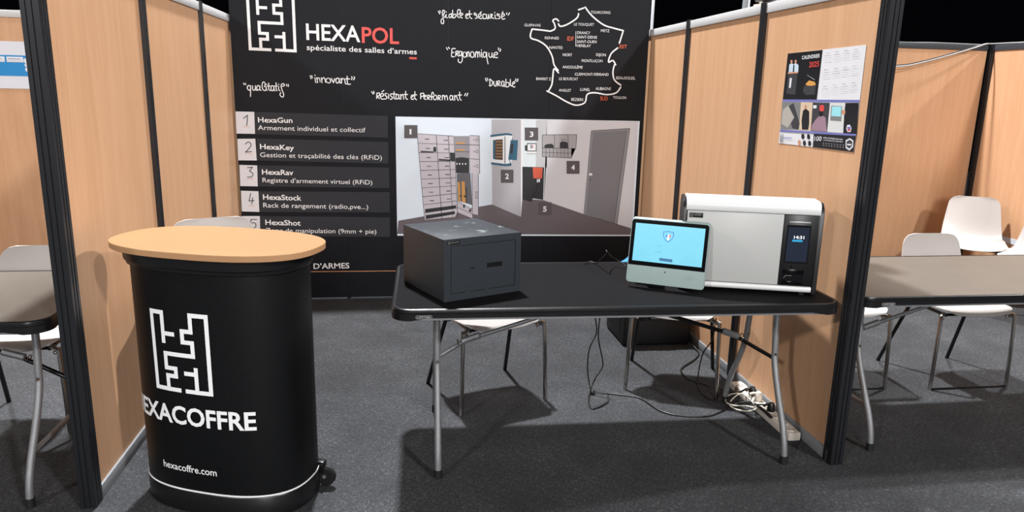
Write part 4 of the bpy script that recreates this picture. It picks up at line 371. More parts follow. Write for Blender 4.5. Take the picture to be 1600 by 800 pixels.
# ================================================================ SETTING
fl = box('floor', -12, 16, -9, 12, -0.05, 0.0, CARPET); tag(fl, kind='structure')
PT = 1.0072
def post(parent, x, y, w, d, h, name='post'):
    """black aluminium system post with grooves, centred on x, y; w along x, d along y"""
    bm = bmesh.new(); g = 0.004
    a, b = w / 2, d / 2
    P = []
    def side(p, q, n):
        P.append(p)
        for f in (0.26, 0.40):
            P.append((p[0] + (q[0] - p[0]) * f, p[1] + (q[1] - p[1]) * f))
            if f == 0.26:
                P.append((p[0] + (q[0] - p[0]) * (f + .02) + n[0] * g, p[1] + (q[1] - p[1]) * (f + .02) + n[1] * g))
                P.append((p[0] + (q[0] - p[0]) * (.38) + n[0] * g, p[1] + (q[1] - p[1]) * (.38) + n[1] * g))
        for f in (0.60, 0.74):
            P.append((p[0] + (q[0] - p[0]) * f, p[1] + (q[1] - p[1]) * f))
            if f == 0.60:
                P.append((p[0] + (q[0] - p[0]) * (f + .02) + n[0] * g, p[1] + (q[1] - p[1]) * (f + .02) + n[1] * g))
                P.append((p[0] + (q[0] - p[0]) * (.72) + n[0] * g, p[1] + (q[1] - p[1]) * (.72) + n[1] * g))
    side((-a, -b), (a, -b), (0, 1)); side((a, -b), (a, b), (-1, 0)); side((a, b), (-a, b), (0, -1)); side((-a, b), (-a, -b), (1, 0))
    loft(bm, [[(x + px, y + py, z) for px, py in P] for z in (0.0, h)])
    return fin(name, bm, BLACKP, parent)
def wall(name, x0, y0, ax, n, rail, front=None, skip_first=False, skip_last=False, wk=0):
    """partition wall of n laminate panels between posts, running along ax ('x' or 'y')"""
    r = thing(name, kind='structure', loc=(x0, y0, 0))
    for k in range(n):
        a0, a1 = k * PT + 0.024, (k + 1) * PT - 0.024
        wmat = WOODS[(k + wk) % 3]
        if ax == 'y':
            box('panel', -0.016, 0.016, a0, a1, 0.052, 1.967, wmat, r)
            box('top_rail', -0.025, 0.025, a0, a1, 1.964, 2.0125, rail, r, 0.002)
            box('base_rail', -0.025, 0.025, a0, a1, 0.0, 0.054, BASEALU, r, 0.002)
        else:
            box('panel', a0, a1, -0.016, 0.016, 0.052, 1.967, wmat, r)
            box('top_rail', a0, a1, -0.025, 0.025, 1.964, 2.0125, rail, r, 0.002)
            box('base_rail', a0, a1, -0.025, 0.025, 0.0, 0.054, BASEALU, r, 0.002)
    for k in range(n + 1):
        if (k == 0 and skip_first) or (k == n and skip_last): continue
        x, y = (0, k * PT) if ax == 'y' else (k * PT, 0)
        if k == 0 and ax == 'y': post(r, 0, 0.026, 0.056, 0.062, 2.6, 'corner_post')
        else: post(r, x, y, 0.064 if ax == 'y' else 0.05, 0.05 if ax == 'y' else 0.064, 2.018)
    return r
wall('wall_left', -0.025, 0.0, 'y', 3, ALU)
wall('wall_right', 2.997, 0.0, 'y', 3, ALU, wk=1)
wall('wall_far_right', 6.065, 0.0, 'y', 3, DARKR, wk=2)
wall('wall_far_left', -3.07, 0.0, 'y', 3, ALU)
wall('wall_back_left', -3.07, 3.06, 'x', 3, ALU, skip_first=True, skip_last=True, wk=1)
wall('wall_back', -0.025, 3.06, 'x', 3, ALU, skip_first=True, skip_last=True)
wall('wall_back_right', 2.997 + 0.02, 3.06, 'x', 3, DARKR, skip_first=True, skip_last=True, wk=2)

# pale tape strip on the far right wall, pole seen above the partition
st = box('tape_strip', 6.0435, 6.0475, 2.3580, 2.6270, 0.4240, 0.4700, WHITES)
tag(st, 'short pale strip stuck on the wood wall behind the chair at the right', 'strip')

# ================================================================ BANNER (four printed panels on a stand)
BN = thing('exhibition_banner', 'black four-panel printed backdrop with slogans, map of France and weapons room picture', 'banner', (1.48, 2.737, 0))
def loc_b(x, z, off=0.0): return (x - 1.48, -0.0015 - off, z)
seams = [0.006, 0.7435, 1.4815, 2.2195, 2.957]
TOPZ = 2.42
for i in range(4):
    bm = bmesh.new(); x0, x1 = seams[i] + 0.0008, seams[i + 1] - 0.0008
    # one gently waved sheet
    nx, nz = 14, 40
    def wv(x, z): return 0.0006 * math.sin(z * 5.2 + i * 1.9) + 0.0004 * math.sin(x * 9 + z * 2.3 + i)
    G = [[bm.verts.new((x0 + (x1 - x0) * a / nx - 1.48, 0.0012 + wv(x0 + (x1 - x0) * a / nx, 0.012 + (TOPZ - .012) * b / nz), 0.012 + (TOPZ - 0.012) * b / nz)) for b in range(nz + 1)] for a in range(nx + 1)]
    for a in range(nx):
        for b in range(nz): bm.faces.new((G[a][b], G[a + 1][b], G[a + 1][b + 1], G[a][b + 1]))
    ex = bmesh.ops.extrude_face_region(bm, geom=bm.faces[:])
    bmesh.ops.translate(bm, vec=(0, 0.002, 0), verts=[v for v in ex['geom'] if isinstance(v, bmesh.types.BMVert)])
    fin('banner_panel', bm, PVC, BN, True)
for x in (0.02, 0.745, 1.48, 2.22, 2.94): box('stand_upright', x - 1.48 - .012, x - 1.48 + .012, 0.012, 0.036, 0.0, TOPZ - .01, BLACKP, BN)
for z in (0.03, 0.85, 1.62, 2.38): box('stand_crossbar', -1.46, 1.46, 0.012, 0.030, z, z + .02, BLACKP, BN)
for x in (0.3, 1.48, 2.66): box('stand_foot', x - 1.48 - .02, x - 1.48 + .02, 0.012, 0.20, 0.0, 0.02, SILVER, BN)
def seamshift(x): return -0.007 * ((x > 0.7435) + 0.35 * (x > 1.4815) + 0.2 * (x > 2.2195)) if x < 1.2 else 0.0
# flat areas, by kind
def poly_part(name, sel, data, base, label=None, parent=BN):
    keys = []; bm = bmesh.new()
    for c, l, pts in data:
        if not sel(c): continue
        if c not in keys: keys.append(c)
        poly(bm, [loc_b(p[0], p[1], base + l * 0.00035) for p in pts], keys.index(c))
    return fin(name, bm, [INKM[k] for k in keys], parent, label=label)
PIC = ('picwall', 'picwall2', 'picwall3', 'picwall4', 'picfloor', 'picpart', 'picwhite', 'cab', 'ink', 'dark', 'pgrey', 'pgrey2', 'pgrey3', 'gold', 'teal', 'pbrown', 'tag', 'picred', 'pdoor', 'pdoor2', 'pgrey3')
def inpic(pts): return min(p[0] for p in pts) > 1.06
pic = [q for q in POLYS if inpic(q[2]) and q[0] not in ('white',)]
rest = [q for q in POLYS if not (inpic(q[2]) and q[0] not in ('white',))]
poly_part('printed_picture', lambda c: True, pic, 0.0012, 'printed picture of a grey room with lockers, key cabinet, black bin, rack and door')
for q in rest:
    nm = {'row': 'printed_list_row', 'card': 'number_card', 'orange': 'printed_line', 'red': 'printed_line', 'white': 'printed_line'}[q[0]]
    poly_part(nm, lambda c: True, [q], 0.0012)
COL = {'w': WHITEINK, 'r': INKM['r'], 'o': INKM['o']}
for (s, x0, z0, x1, z1, cap, b, c) in TEXTS:
    bm = bmesh.new(); w = math.hypot(x1 - x0, z1 - z0); sl = (z1 - z0) / (x1 - x0)
    isdig = s in '12345' and len(s) == 1
    add_text(bm, s, w, cap, b, lambda u, v: loc_b(x0 + u, z0 + sl * u + v + (0 if len(s) < 12 else 0), 0.0052 if isdig else 0.0022))
    fin('lettering', bm, COL[c], BN)
for nm, strokes in HAND:
    bm = bmesh.new()
    wd_ = {'map': 0.0105, 'digits': 0.0055}.get(nm, 0.0062)
    for ks, st_ in enumerate(strokes):
        P = st_ if len(st_) < 3 else [(p.x, p.y) for p in smooth_path([(a, b, 0) for a, b in st_], 4)]
        ribbon(bm, P, wd_, lambda u, v: loc_b(u, v, (0.0030 if nm != 'digits' else 0.0034) + ks * .00003))
    fin({'map': 'map_outline', 'digits': 'card_numbers'}.get(nm, 'handwritten_slogan'), bm, INKM['dark'] if nm == 'digits' else WHITEINK, BN)
# maze-like H emblem, unit grid
EMB = [[(4.4, 0), (0, 0), (0, 12.7), (2.1, 12.7), (2.1, 8.0)], [(2.1, 9.3), (3.9, 9.3)],
       [(5.9, 0), (10.1, 0), (10.1, 12.7), (7.3, 12.7), (7.3, 10), (5.7, 10), (5.7, 8.2), (7.4, 8.2), (7.4, 6), (2.25, 6), (2.25, 3.6), (4.0, 3.6), (4.0, 2.3), (2.4, 2.3), (2.4, 0)],
       [(7.7, 0), (7.7, 3.8)], [(5.9, 3.0), (7.7, 3.0)]]
def emblem(bm, tf, sx, sy, t=0.66, curved=False):
    h = t / 2; kk = 0
    for pth in EMB:
        for (ax_, ay), (bx_, by) in zip(pth, pth[1:]):
            xa, xb = min(ax_, bx_) - h, max(ax_, bx_) + h; ya, yb = min(ay, by) - h, max(ay, by) + h
            n = max(1, int((xb - xa) * sx / 0.012)) if curved else 1; kk += 1
            for k in range(n):
                u0 = xa + (xb - xa) * k / n; u1 = xa + (xb - xa) * (k + 1) / n
                poly(bm, [tf(p * sx, q * sy, kk * .00004) for p, q in ((u0, ya), (u1, ya), (u1, yb), (u0, yb))])
e0 = (0.131, 2.736, 1.79); e1 = (0.428, 2.736, 1.785)
bm = bmesh.new(); ew = e1[0] - e0[0]
emblem(bm, lambda u, v, k: loc_b(e0[0] + u, e0[2] + (e1[2] - e0[2]) / ew * u + v, 0.0024 + k), ew / 10.1, ew / 10.1)
fin('emblem', bm, WHITEINK, BN)

# ================================================================ FOLDING TABLES
def folding_table(name, label, x, y, rz, top_mat, low_bar, L_=1.83, D_=0.76, H_=0.74):
    t = thing(name, label, 'table', (x, y, 0), rz)
    def outl(ins):
        return rrect(ins, L_ - ins, ins, D_ - ins, max(0.012, 0.075 - ins), 10, 0.06)
    bm = bmesh.new()
    prof = [(0.016, -0.0018), (0.011, -0.0002), (0.006, 0.0), (0.0015, -0.003), (0.0, -0.009), (0.0, -0.016), (0.0025, -0.018), (0.0, -0.020)]
    loops = [[(px, py, H_ + dz) for px, py in outl(i_)] for i_, dz in prof]
    base = outl(0.0); inner = outl(0.012)
    def low(p):
        d = []
        px, py = p
        e = min(px, L_ - px, py, D_ - py)
        along = min(px, L_ - px) if min(py, D_ - py) <= min(px, L_ - px) else min(py, D_ - py)
        f = max(0.0, min(1.0, (along - 0.10) / 0.03))
        return H_ - 0.047 + 0.011 * f
    loops.append([(px, py, low((px, py))) for px, py in base])
    loops.append([(px, py, low((qx, qy))) for (px, py), (qx, qy) in zip(inner, base)])
    loops.append([(px, py, H_ - 0.030) for px, py in inner])
    loft(bm, loops, False, True)
    fin('edge_rim', bm, RIM, t, True)
    bm = bmesh.new(); poly(bm, [(px, py, H_ - 0.0018) for px, py in outl(0.0155)]); fin('tabletop', bm, top_mat, t)
    bm = bmesh.new()
    def fr(i_, z): return [(px, py, z) for px, py in rrect(i_, L_ - i_, i_, D_ - i_, 0.06, 8)]
    loft(bm, [fr(0.008, H_ - 0.034), fr(0.008, H_ - 0.0465), fr(0.030, H_ - 0.0465), fr(0.030, H_ - 0.034)], False, False)
    fin('frame_rail', bm, STEELG, t, True)
    mid = D_ / 2
    for a, sgn in ((0.18, 1), (L_ - 0.155, -1)):
        for s in (-1, 1):
            P = [(a, mid + s * q, z) for q, z in ((.128, .695), (.128, .60), (.140, .47), (.146, .42), (.175, .345), (.225, .25), (.275, .165), (.306, .09), (.318, .03))]
            lg = rod('leg', P, 0.0138, STEELG, t, 14, 5)
            rod('foot_cap', [(a, mid + s * .317, .036), (a, mid + s * .3185, .0)], 0.0165, RUBBER, lg, 14)
            bm = bmesh.new(); q = Matrix.Translation((a - 0.0, mid + s * .143 + (-0.0145), .44)) @ Matrix.Rotation(math.radians(90), 4, 'X')
            bmesh.ops.create_cone(bm, cap_ends=True, segments=14, radius1=0.0075, radius2=0.005, depth=0.006, matrix=q); fin('bolt', bm, CHROME, lg, True)
        rod('crossbar', [(a, mid - .13, .62), (a, mid + .13, .62)], 0.010, STEELG, t, 10)
        rod('pivot_bar', [(a, mid - .32, .690), (a, mid + .32, .690)], 0.010, STEELG, t, 10)
        if low_bar: rod('low_crossbar', [(a, mid - .262, .188), (a, mid + .262, .188)], 0.011, STEELG, t, 8, flat=0.7)
        br = rod('brace', [(a - (.068 if sgn < 0 else -.005) * sgn, mid, .365 if sgn < 0 else .405), (a + sgn * .135, mid, .482), (a + sgn * .78, mid, .684)], 0.0095, STRIPB if sgn < 0 else STEELG, t, 10)
        d = Vector((.25 * sgn, 0, .085)).normalized()
        c0 = Vector((a + sgn * .150, mid, .488))
        bm = bmesh.new(); tube(bm, [c0 - d * .045, c0 - d * .04, c0 + d * .04, c0 + d * .045], [0.010, 0.0155, 0.0155, 0.010], 8)
        fin('hinge_bracket', bm, STEELG, br, True)
        c1 = c0 - d * .058
        bm = bmesh.new(); n_ = Vector((-d.z, 0, d.x)); ring = [c1 + n_ * math.cos(k) * .017 + Vector((0, 1, 0)) * math.sin(k) * .017 for k in [2 * math.pi * j / 14 for j in range(14)]]
        tube(bm, ring, 0.0022, 6, True); fin('locking_ring', bm, CHROME, br, True)
    # maker's badge on the front rim near the left corner
    bm = bmesh.new(); bw, bh, zc = 0.062, 0.0135, H_ - 0.031
    o_ = rrect(-bw / 2, bw / 2, -bh / 2, bh / 2, .006, 5); i_ = rrect(-bw / 2 + .0012, bw / 2 - .0012, -bh / 2 + .0012, bh / 2 - .0012, .005, 5)
    A = [bm.verts.new((0.125 + u, -0.0008, zc + v)) for u, v in o_]; B_ = [bm.verts.new((0.125 + u, -0.0008, zc + v)) for u, v in i_]
    for k in range(len(A)): bm.faces.new((A[k], A[(k + 1) % len(A)], B_[(k + 1) % len(A)], B_[k]))
    add_text(bm, 'LIFETIME', 0.050, 0.0062, 2, lambda u, v: (0.100 + u, -0.0008, zc - .0031 + v))
    fin('badge', bm, mat('badge_print', (170, 170, 172), .4), t)
    return t
folding_table('folding_table', 'black-topped folding table carrying the dark safe, tablet and pale key cabinet', 1.096, 0.0203, -0.028, TOPBLACK, False)
folding_table('folding_table', 'folding table with a grey-brown reflection in its top colour, in the stand to the right, behind the right-hand post', 3.05, 0.045, -0.004, TOPSHEEN, True)
folding_table('folding_table', 'folding table with a grey-brown reflection in its top colour, cut by the left frame edge', -1.915, -0.03, 0.0, TOPSHEEN, True)

# ================================================================ CHAIRS
def chair_shell():
    prof = smooth_path([(-.238, 0, .418), (-.222, 0, .436), (-.16, 0, .440), (-.06, 0, .431), (.04, 0, .426), (.115, 0, .434), (.165, 0, .468), (.192, 0, .53), (.215, 0, .63), (.238, 0, .73), (.25, 0, .785)], 4)
    n = len(prof); ln = [0.0]
    for a, b in zip(prof, prof[1:]): ln.append(ln[-1] + (b - a).length)
    T_ = ln[-1]; nu = 18
    bm = bmesh.new(); G = []
    for i, p in enumerate(prof):
        s = ln[i]; f = s / T_
        hw = .205 + .020 * min(f / .25, 1) - .006 * max(0, min(1, (f - .35) / .2)) - .044 * max(0, (f - .5) / .5) ** 1.3
        for e, r in ((s, .075), (T_ - s, .065)):
            if e < r: hw -= r * (1 - math.sqrt(max(0, 1 - (1 - e / r) ** 2))) * .95
        t = (prof[min(i + 1, n - 1)] - prof[max(i - 1, 0)]).normalized(); nrm = Vector((-t.z, 0, t.x))
        row = []
        for k in range(nu + 1):
            u = -1 + 2 * k / nu
            if nrm.z < 0: nrm = -nrm
            sm = max(0.0, min(1.0, (f - .36) / .24)); sm = sm * sm * (3 - 2 * sm)
            dr = (Vector((0, 0, 1)) * (1 - sm) + Vector((-1, 0, .12)) * sm)
            lift = (.010 + .040 * math.exp(-((f - .50) / .17) ** 2)) * abs(u) ** 2.3
            q = p + dr * lift
            row.append(bm.verts.new((u * hw, q.x, q.z)))
        G.append(row)
    for i in range(n - 1):
        for k in range(nu): bm.faces.new((G[i][k], G[i][k + 1], G[i + 1][k + 1], G[i + 1][k]))
    bmesh.ops.recalc_face_normals(bm, faces=bm.faces[:])
    nrm = {v: v.normal.copy() for v in bm.verts}
    bm.normal_update()
    old = [[v for v in r] for r in G]
    low = [[bm.verts.new(v.co - v.normal * .006) for v in r] for r in G]
    for i in range(n - 1):
        for k in range(nu): bm.faces.new((low[i][k], low[i + 1][k], low[i + 1][k + 1], low[i][k + 1]))
    for i in range(n - 1):
        for k in (0, nu): bm.faces.new((G[i][k], G[i + 1][k], low[i + 1][k], low[i][k]))
    for i in (0, n - 1):
        for k in range(nu): bm.faces.new((G[i][k], G[i][k + 1], low[i][k + 1], low[i][k]))
    return bm
CG = 'white plastic shell chairs'
def make_chair():
    t = thing('shell_chair', 'x', 'chair')
    fin('shell', chair_shell(), CHSHELL, t, True)
    for s in (-1, 1):
        rod('leg', [(s * .236, -.222, .0), (s * .224, -.210, .385), (s * .212, -.192, .408), (s * .17, -.16, .416)], .0105, CHROME, t, 12, 4)
        rod('leg', [(s * .234, .232, .0), (s * .195, .085, .385), (s * .185, .062, .405), (s * .16, .05, .414)], .0105, STRIPB, t, 12, 4)  # rear chrome leg, the dark it reflects put into its colour
        rod('seat_frame', [(s * .17, -.175, .413), (s * .16, .07, .411)], .009, STRIPB, t, 8)
    for y in (-.165, .055): rod('seat_crossbar', [(-.175, y, .4125), (.175, y, .4125)], .008, STRIPB, t, 8)
    for s in (-1, 1):
        bm = bmesh.new(); bmesh.ops.create_uvsphere(bm, u_segments=10, v_segments=6, radius=.009, matrix=Matrix.Translation((s * .196, -.186, .398))); fin('clip', bm, CHROME, t, True)
    return t
chair0 = make_chair(); used = False
def put_chair(x, y, rz, label, z=0.0, bar=False):
    global used
    if not used: r = chair0; used = True
    else:
        r = chair0.copy(); C.objects.link(r)
        for ch in CH0:
            c = ch.copy(); C.objects.link(c); c.parent = r
    r.location = (x, y, z); r.rotation_euler = (0, 0, rz); r['label'] = label; r['group'] = CG
    if bar: rod('floor_bar', [(-.236, -.222, .006), (.236, -.222, .006)], .005, STRIPB, r, 8)
    return r
CH0 = list(chair0.children)
put_chair(1.568, .924, math.radians(19.1), 'white shell chair behind the table, hidden by the dark safe, its legs showing below')
put_chair(2.62, 1.0, math.radians(-21.8), 'white shell chair under the table in front of the black case')
put_chair(4.237, .935, 0, 'white shell chair with its back rising above the middle of the right-hand table', bar=True)
put_chair(3.52, .975, 0, 'white shell chair mostly hidden by the right-hand post, one leg and seat corner showing', bar=True)
put_chair(5.675, 2.475, math.radians(-33), 'white shell chair turned to the left in the back corner of the right-hand stand')
put_chair(5.76, 1.93, math.radians(-62), 'white shell chair cut by the right frame edge, only its seat corner showing')
put_chair(-.553, .797, 0, 'white shell chair behind the left-hand table, by the left post')
for k, lb in enumerate(('bottom white shell chair of the stack of three behind the counter', 'middle white shell chair of the stack of three behind the counter', 'top white shell chair of the stack, its rounded back just showing over the counter')):
    put_chair(.372 - k * .004, .640 + k * .004, math.radians(24), lb, z=k * .080)

# ================================================================ PROMOTIONAL COUNTER
PC = thing('promotional_counter', 'black oval promotional counter with light wood top and white H emblem', 'counter', (.4821, .094, 0), -.3803)
def sl3(a, b, n, z, dx=0, dy=0): return [(x + dx, y + dy, z) for x, y in sell(a, b, n)]
bm = bmesh.new(); loft(bm, [sl3(.3277, .205, 2.553, .088), sl3(.3277, .205, 2.553, .936)]); fin('body_wrap', bm, COUNTERB, PC, True)
bm = bmesh.new(); loft(bm, [sl3(.322, .199, 2.553, .0), sl3(.331, .208, 2.553, .006), sl3(.331, .208, 2.553, .084), sl3(.3277, .205, 2.553, .0885)]); fin('base', bm, BPLAST, PC, True)
bm = bmesh.new(); loft(bm, [sl3(.329, .206, 2.553, .0895), sl3(.3305, .2075, 2.553, .0905), sl3(.3305, .2075, 2.553, .0955), sl3(.329, .206, 2.553, .0965)], False, False); fin('white_stripe', bm, WHITEINK, PC, True)
bm = bmesh.new(); loft(bm, [sl3(.3285, .2055, 2.553, .920), sl3(.338, .2155, 2.553, .924), sl3(.340, .2175, 2.553, .935), sl3(.346, .2235, 2.553, .940), sl3(.350, .226, 2.553, .976)]); fin('collar', bm, BPLAST, PC, True)
bm = bmesh.new(); loft(bm, [sl3(.3925, .2315, 2.5332, .9775, -.002, -.006), sl3(.3950, .2340, 2.5332, .9795, -.002, -.006), sl3(.3954, .2342, 2.5332, .9990, -.002, -.006)], True, False); fin('top_edge', bm, COUNTERE, PC, True)
bm = bmesh.new(); loft(bm, [sl3(.3954, .2342, 2.5332, .9990, -.002, -.006), sl3(.394, .2328, 2.5332, 1.0008, -.002, -.006)], False, True); fin('counter_top', bm, COUNTERT, PC)
_P = sell(.3277, .205, 2.553, 720); _i0 = 540
_L = [0.0]
for k in range(720): _L.append(_L[-1] + math.dist(_P[(_i0 + k) % 720], _P[(_i0 + k + 1) % 720]))
def on_body(s, z, off=0.0012):
    tot = _L[-1]; s_ = s % tot
    import bisect
    k = min(bisect.bisect_right(_L, s_) - 1, 719); f = (s_ - _L[k]) / (_L[k + 1] - _L[k])
    a = _P[(_i0 + k) % 720]; b = _P[(_i0 + k + 1) % 720]
    dx, dy = b[0] - a[0], b[1] - a[1]; l = math.hypot(dx, dy)
    return (a[0] + dx * f + dy / l * off, a[1] + dy * f - dx / l * off, z)
bm = bmesh.new(); emblem(bm, lambda u, v, k: on_body(-.157 + u, .487 + v, .0012 + k), .226 / 10.1, .285 / 12.7, .70, True); fin('emblem', bm, WHITEINK, PC)
def curved_text(name, s, s0, w, z0, cap, bold):
    b1 = bmesh.new(); add_text(b1, s, w, cap, bold, lambda u, v: (u, 0, v))
    for k in range(1, int(w / .012) + 1):
        bmesh.ops.bisect_plane(b1, geom=b1.verts[:] + b1.edges[:] + b1.faces[:], plane_co=(k * .012, 0, 0), plane_no=(1, 0, 0))
    for v in b1.verts: v.co = Vector(on_body(s0 + v.co.x, z0 + v.co.z))
    fin(name, b1, WHITEINK, PC)
curved_text('lettering', 'HEXACOFFRE', -.338, .562, .357, .068, 3)
curved_text('web_address', 'hexacoffre.com', -.165, .232, .168, .027, 1)
for wz in (Vector((.336, .100, .047)), Vector((-.20, .222, .047))):
    bm = bmesh.new(); bmesh.ops.create_cone(bm, cap_ends=True, segments=28, radius1=.042, radius2=.042, depth=.024, matrix=Matrix.Translation(wz) @ Matrix.Rotation(math.radians(90), 4, 'X'))
    bmesh.ops.bevel(bm, geom=[e for e in bm.edges if len(e.link_faces) == 2 and e.calc_face_angle() > 1], offset=.005, segments=2, affect='EDGES')
    wh = fin('wheel', bm, RUBBER, PC, True)
    bm = bmesh.new(); bmesh.ops.create_cone(bm, cap_ends=True, segments=16, radius1=.009, radius2=.007, depth=.032, matrix=Matrix.Translation(wz) @ Matrix.Rotation(math.radians(90), 4, 'X')); fin('hub', bm, SILVER, wh, True)
box('wheel_bracket', .30, .335, .085, .115, .06, .11, BPLAST, PC, .004)

# ================================================================ THINGS ON THE TABLE
# --- dark steel safe
TZ = 0.7385
SF = thing('safe', 'scratched dark grey steel safe with slot in its door, left end of the table', 'safe', (1.302, .109, TZ), math.atan2(.149, .326))
w, d, h = .358, .372, .250
bm = bmesh.new()
bx(bm, 0, w, .006, d, .0, h, .0025, 2)
fin('body', bm, SAFE, SF, True)
bm = bmesh.new()
o1 = [(0, 0), (w, 0), (w, h), (0, h)]; i1 = [(.030, .028), (.332, .028), (.332, .222), (.030, .222)]
for k in range(4):
    a, b = o1[k], o1[(k + 1) % 4]; c, e = i1[(k + 1) % 4], i1[k]
    poly(bm, [(a[0], 0, a[1]), (b[0], 0, b[1]), (c[0], 0, c[1]), (e[0], 0, e[1])])
    poly(bm, [(a[0], 0, a[1]), (b[0], 0, b[1]), (b[0], .0065, b[1]), (a[0], .0065, a[1])])
    poly(bm, [(e[0], 0, e[1]), (c[0], 0, c[1]), (c[0], .0065, c[1]), (e[0], .0065, e[1])])
fin('door_frame', bm, SAFE, SF)
bm = bmesh.new()
# door plate with a slot: eight quads round the opening
X_ = [.0325, .196, .268, .3295]; Z_ = [.0305, .117, .137, .2195]
for i in range(3):
    for j in range(3):
        if i == 1 and j == 1: continue
        poly(bm, [(X_[i], .001, Z_[j]), (X_[i + 1], .001, Z_[j]), (X_[i + 1], .001, Z_[j + 1]), (X_[i], .001, Z_[j + 1])])
for a, b in (((X_[1], Z_[1]), (X_[2], Z_[1])), ((X_[2], Z_[1]), (X_[2], Z_[2])), ((X_[2], Z_[2]), (X_[1], Z_[2])), ((X_[1], Z_[2]), (X_[1], Z_[1]))):
    poly(bm, [(a[0], .001, a[1]), (b[0], .001, b[1]), (b[0], .0055, b[1]), (a[0], .0055, a[1])])
for a, b in (((X_[0], Z_[0]), (X_[3], Z_[0])), ((X_[3], Z_[0]), (X_[3], Z_[3])), ((X_[3], Z_[3]), (X_[0], Z_[3])), ((X_[0], Z_[3]), (X_[0], Z_[0]))):
    poly(bm, [(a[0], .001, a[1]), (b[0], .001, b[1]), (b[0], .006, b[1]), (a[0], .006, a[1])])
dr = fin('door', bm, SAFE, SF)
box('slot_recess', .197, .267, .0045, .0058, .118, .136, BPLAST, dr)
box('keyhole', .119, .136, .0000, .0012, .1215, .1275, BPLAST, dr, .0008)
pl_ = box('name_plate', .014, .070, -.0012, .0002, .2285, .2425, BPLAST, SF, .0004)
bm = bmesh.new(); emblem(bm, lambda u, v, k: (.0175 + u, -.0016 - k, .2305 + v), .0075 / 10.1, .0095 / 12.7, 1.0); add_text(bm, 'HEXACOFFRE', .036, .0052, 2, lambda u, v: (.029 + u, -.0016, .2335 + v)); fin('plate_print', bm, INKM['cgrey'], pl_)

# --- pale key cabinet
KC = thing('key_cabinet', 'pale grey electronic key cabinet with black screen column, right end of the table', 'cabinet', (2.323, .246, TZ), math.atan2(-.298, .955))
w, d, h = .546, .185, .396
def side_prof(ins, back=0.0):
    return [(-.006 + ins, .012), (.008, .004), (.150, .004), (d, .075), (d + .0, h - .05), (d - .035, h - .004), (.030, h - .002), (.004 + ins, h - .022), (-.006 + ins, h - .05)]
for nm, xa, xb in (('side_cap', -.009, .006), ('side_cap', w - .008, w + .012)):
    bm = bmesh.new(); P = side_prof(0)
    loft(bm, [[(xa, a, b) for a, b in P], [(xb, a, b) for a, b in P]]); bmesh.ops.bevel(bm, geom=bm.edges[:], offset=.003, segments=2, affect='EDGES'); fin(nm, bm, BPLAST, KC, True)
box('casing', .006, w - .008, .012, d - .01, .012, h - .012, WBODY, KC, .004)
bm = bmesh.new(); P = [(-.006, .346), (-.009, .352), (-.009, .372), (-.004, .386), (.008, .395), (.030, .3985), (.120, .3985), (.120, .380), (.004, .346)]
loft(bm, [[(.004, a, b) for a, b in P], [(w - .004, a, b) for a, b in P]]); fin('top_bar', bm, WBODY2, KC, True)
bm = bmesh.new(); P = [(-.008, .020), (-.010, .026), (-.010, .034), (-.006, .040), (.012, .041), (.012, .016), (-.002, .016)]
loft(bm, [[(.006, a, b) for a, b in P], [(w - .010, a, b) for a, b in P]]); fin('bottom_bar', bm, WBODY2, KC, True)
kd = box('door', .010, .401, -.003, .013, .044, .3435, WBODY, KC, .0015)
np_ = box('name_plate', .018, .074, -.0045, -.0028, .314, .3345, BPLAST, kd, .0005)
bm = bmesh.new(); emblem(bm, lambda u, v, k: (.022 + u, -.0049 - k, .3175 + v), .0105 / 10.1, .0135 / 12.7, 1.0); add_text(bm, 'HEXACOFFRE', .030, .0045, 2, lambda u, v: (.037 + u, -.0049, .322 + v)); fin('plate_print', bm, INKM['cgrey'], np_)
cp_ = box('control_panel', .403, .538, -.004, .013, .044, .3435, BPLAST, KC, .001)
def cq(u, v, o=0.0): return (.403 + .132 * u, -.0045 - o, .3435 - .2995 * v)
bm = bmesh.new(); poly(bm, [cq(.10, .14), cq(.82, .14), cq(.82, .68), cq(.10, .68)]); fin('glass', bm, GLOSSB, cp_)
bm = bmesh.new(); poly(bm, [cq(.14, .17, .0006), cq(.78, .17, .0006), cq(.78, .655, .0006), cq(.14, .655, .0006)]); sc = fin('screen', bm, SCRDARK, cp_)
bm = bmesh.new(); add_text(bm, '14:31', .040, .0125, 1, lambda u, v: (.447 + u, -.0058, .2450 + v)); fin('clock_digits', bm, EWHITE, cp_)
bm = bmesh.new(); poly(bm, [cq(.29, .345, .0012), cq(.60, .345, .0012), cq(.60, .372, .0012), cq(.29, .372, .0012)]); fin('status_bar', bm, ECYAN, cp_)
box('light_bar', .403 + .132 * .15, .403 + .132 * .79, -.008, -.003, .3435 - .2995 * .112, .3435 - .2995 * .088, SILVER, cp_, .0015)
rd = box('card_reader', .403 + .132 * .10, .403 + .132 * .74, -.007, -.003, .3435 - .2995 * .985, .3435 - .2995 * .77, GLOSSB, cp_, .001)
bm = bmesh.new(); ribbon(bm, [(.427, .087), (.452, .087)], .0016, lambda u, v: (u, -.0075, v)); ribbon(bm, [(.421, .076), (.426, .079), (.429, .085)], .0014, lambda u, v: (u, -.0075, v)); ribbon(bm, [(.439, .061), (.453, .060)], .0018, lambda u, v: (u, -.0075, v)); fin('reader_mark', bm, INKM['cgrey'], rd)
bm = bmesh.new(); bmesh.ops.create_uvsphere(bm, u_segments=14, v_segments=8, radius=.006, matrix=Matrix.Translation((.452, -.0025, .127))); fin('sensor', bm, GLOSSB, cp_, True)
for x in (.03, w - .05): box('rubber_foot', x, x + .02, .02, .04, .0, .014, RUBBER, KC)
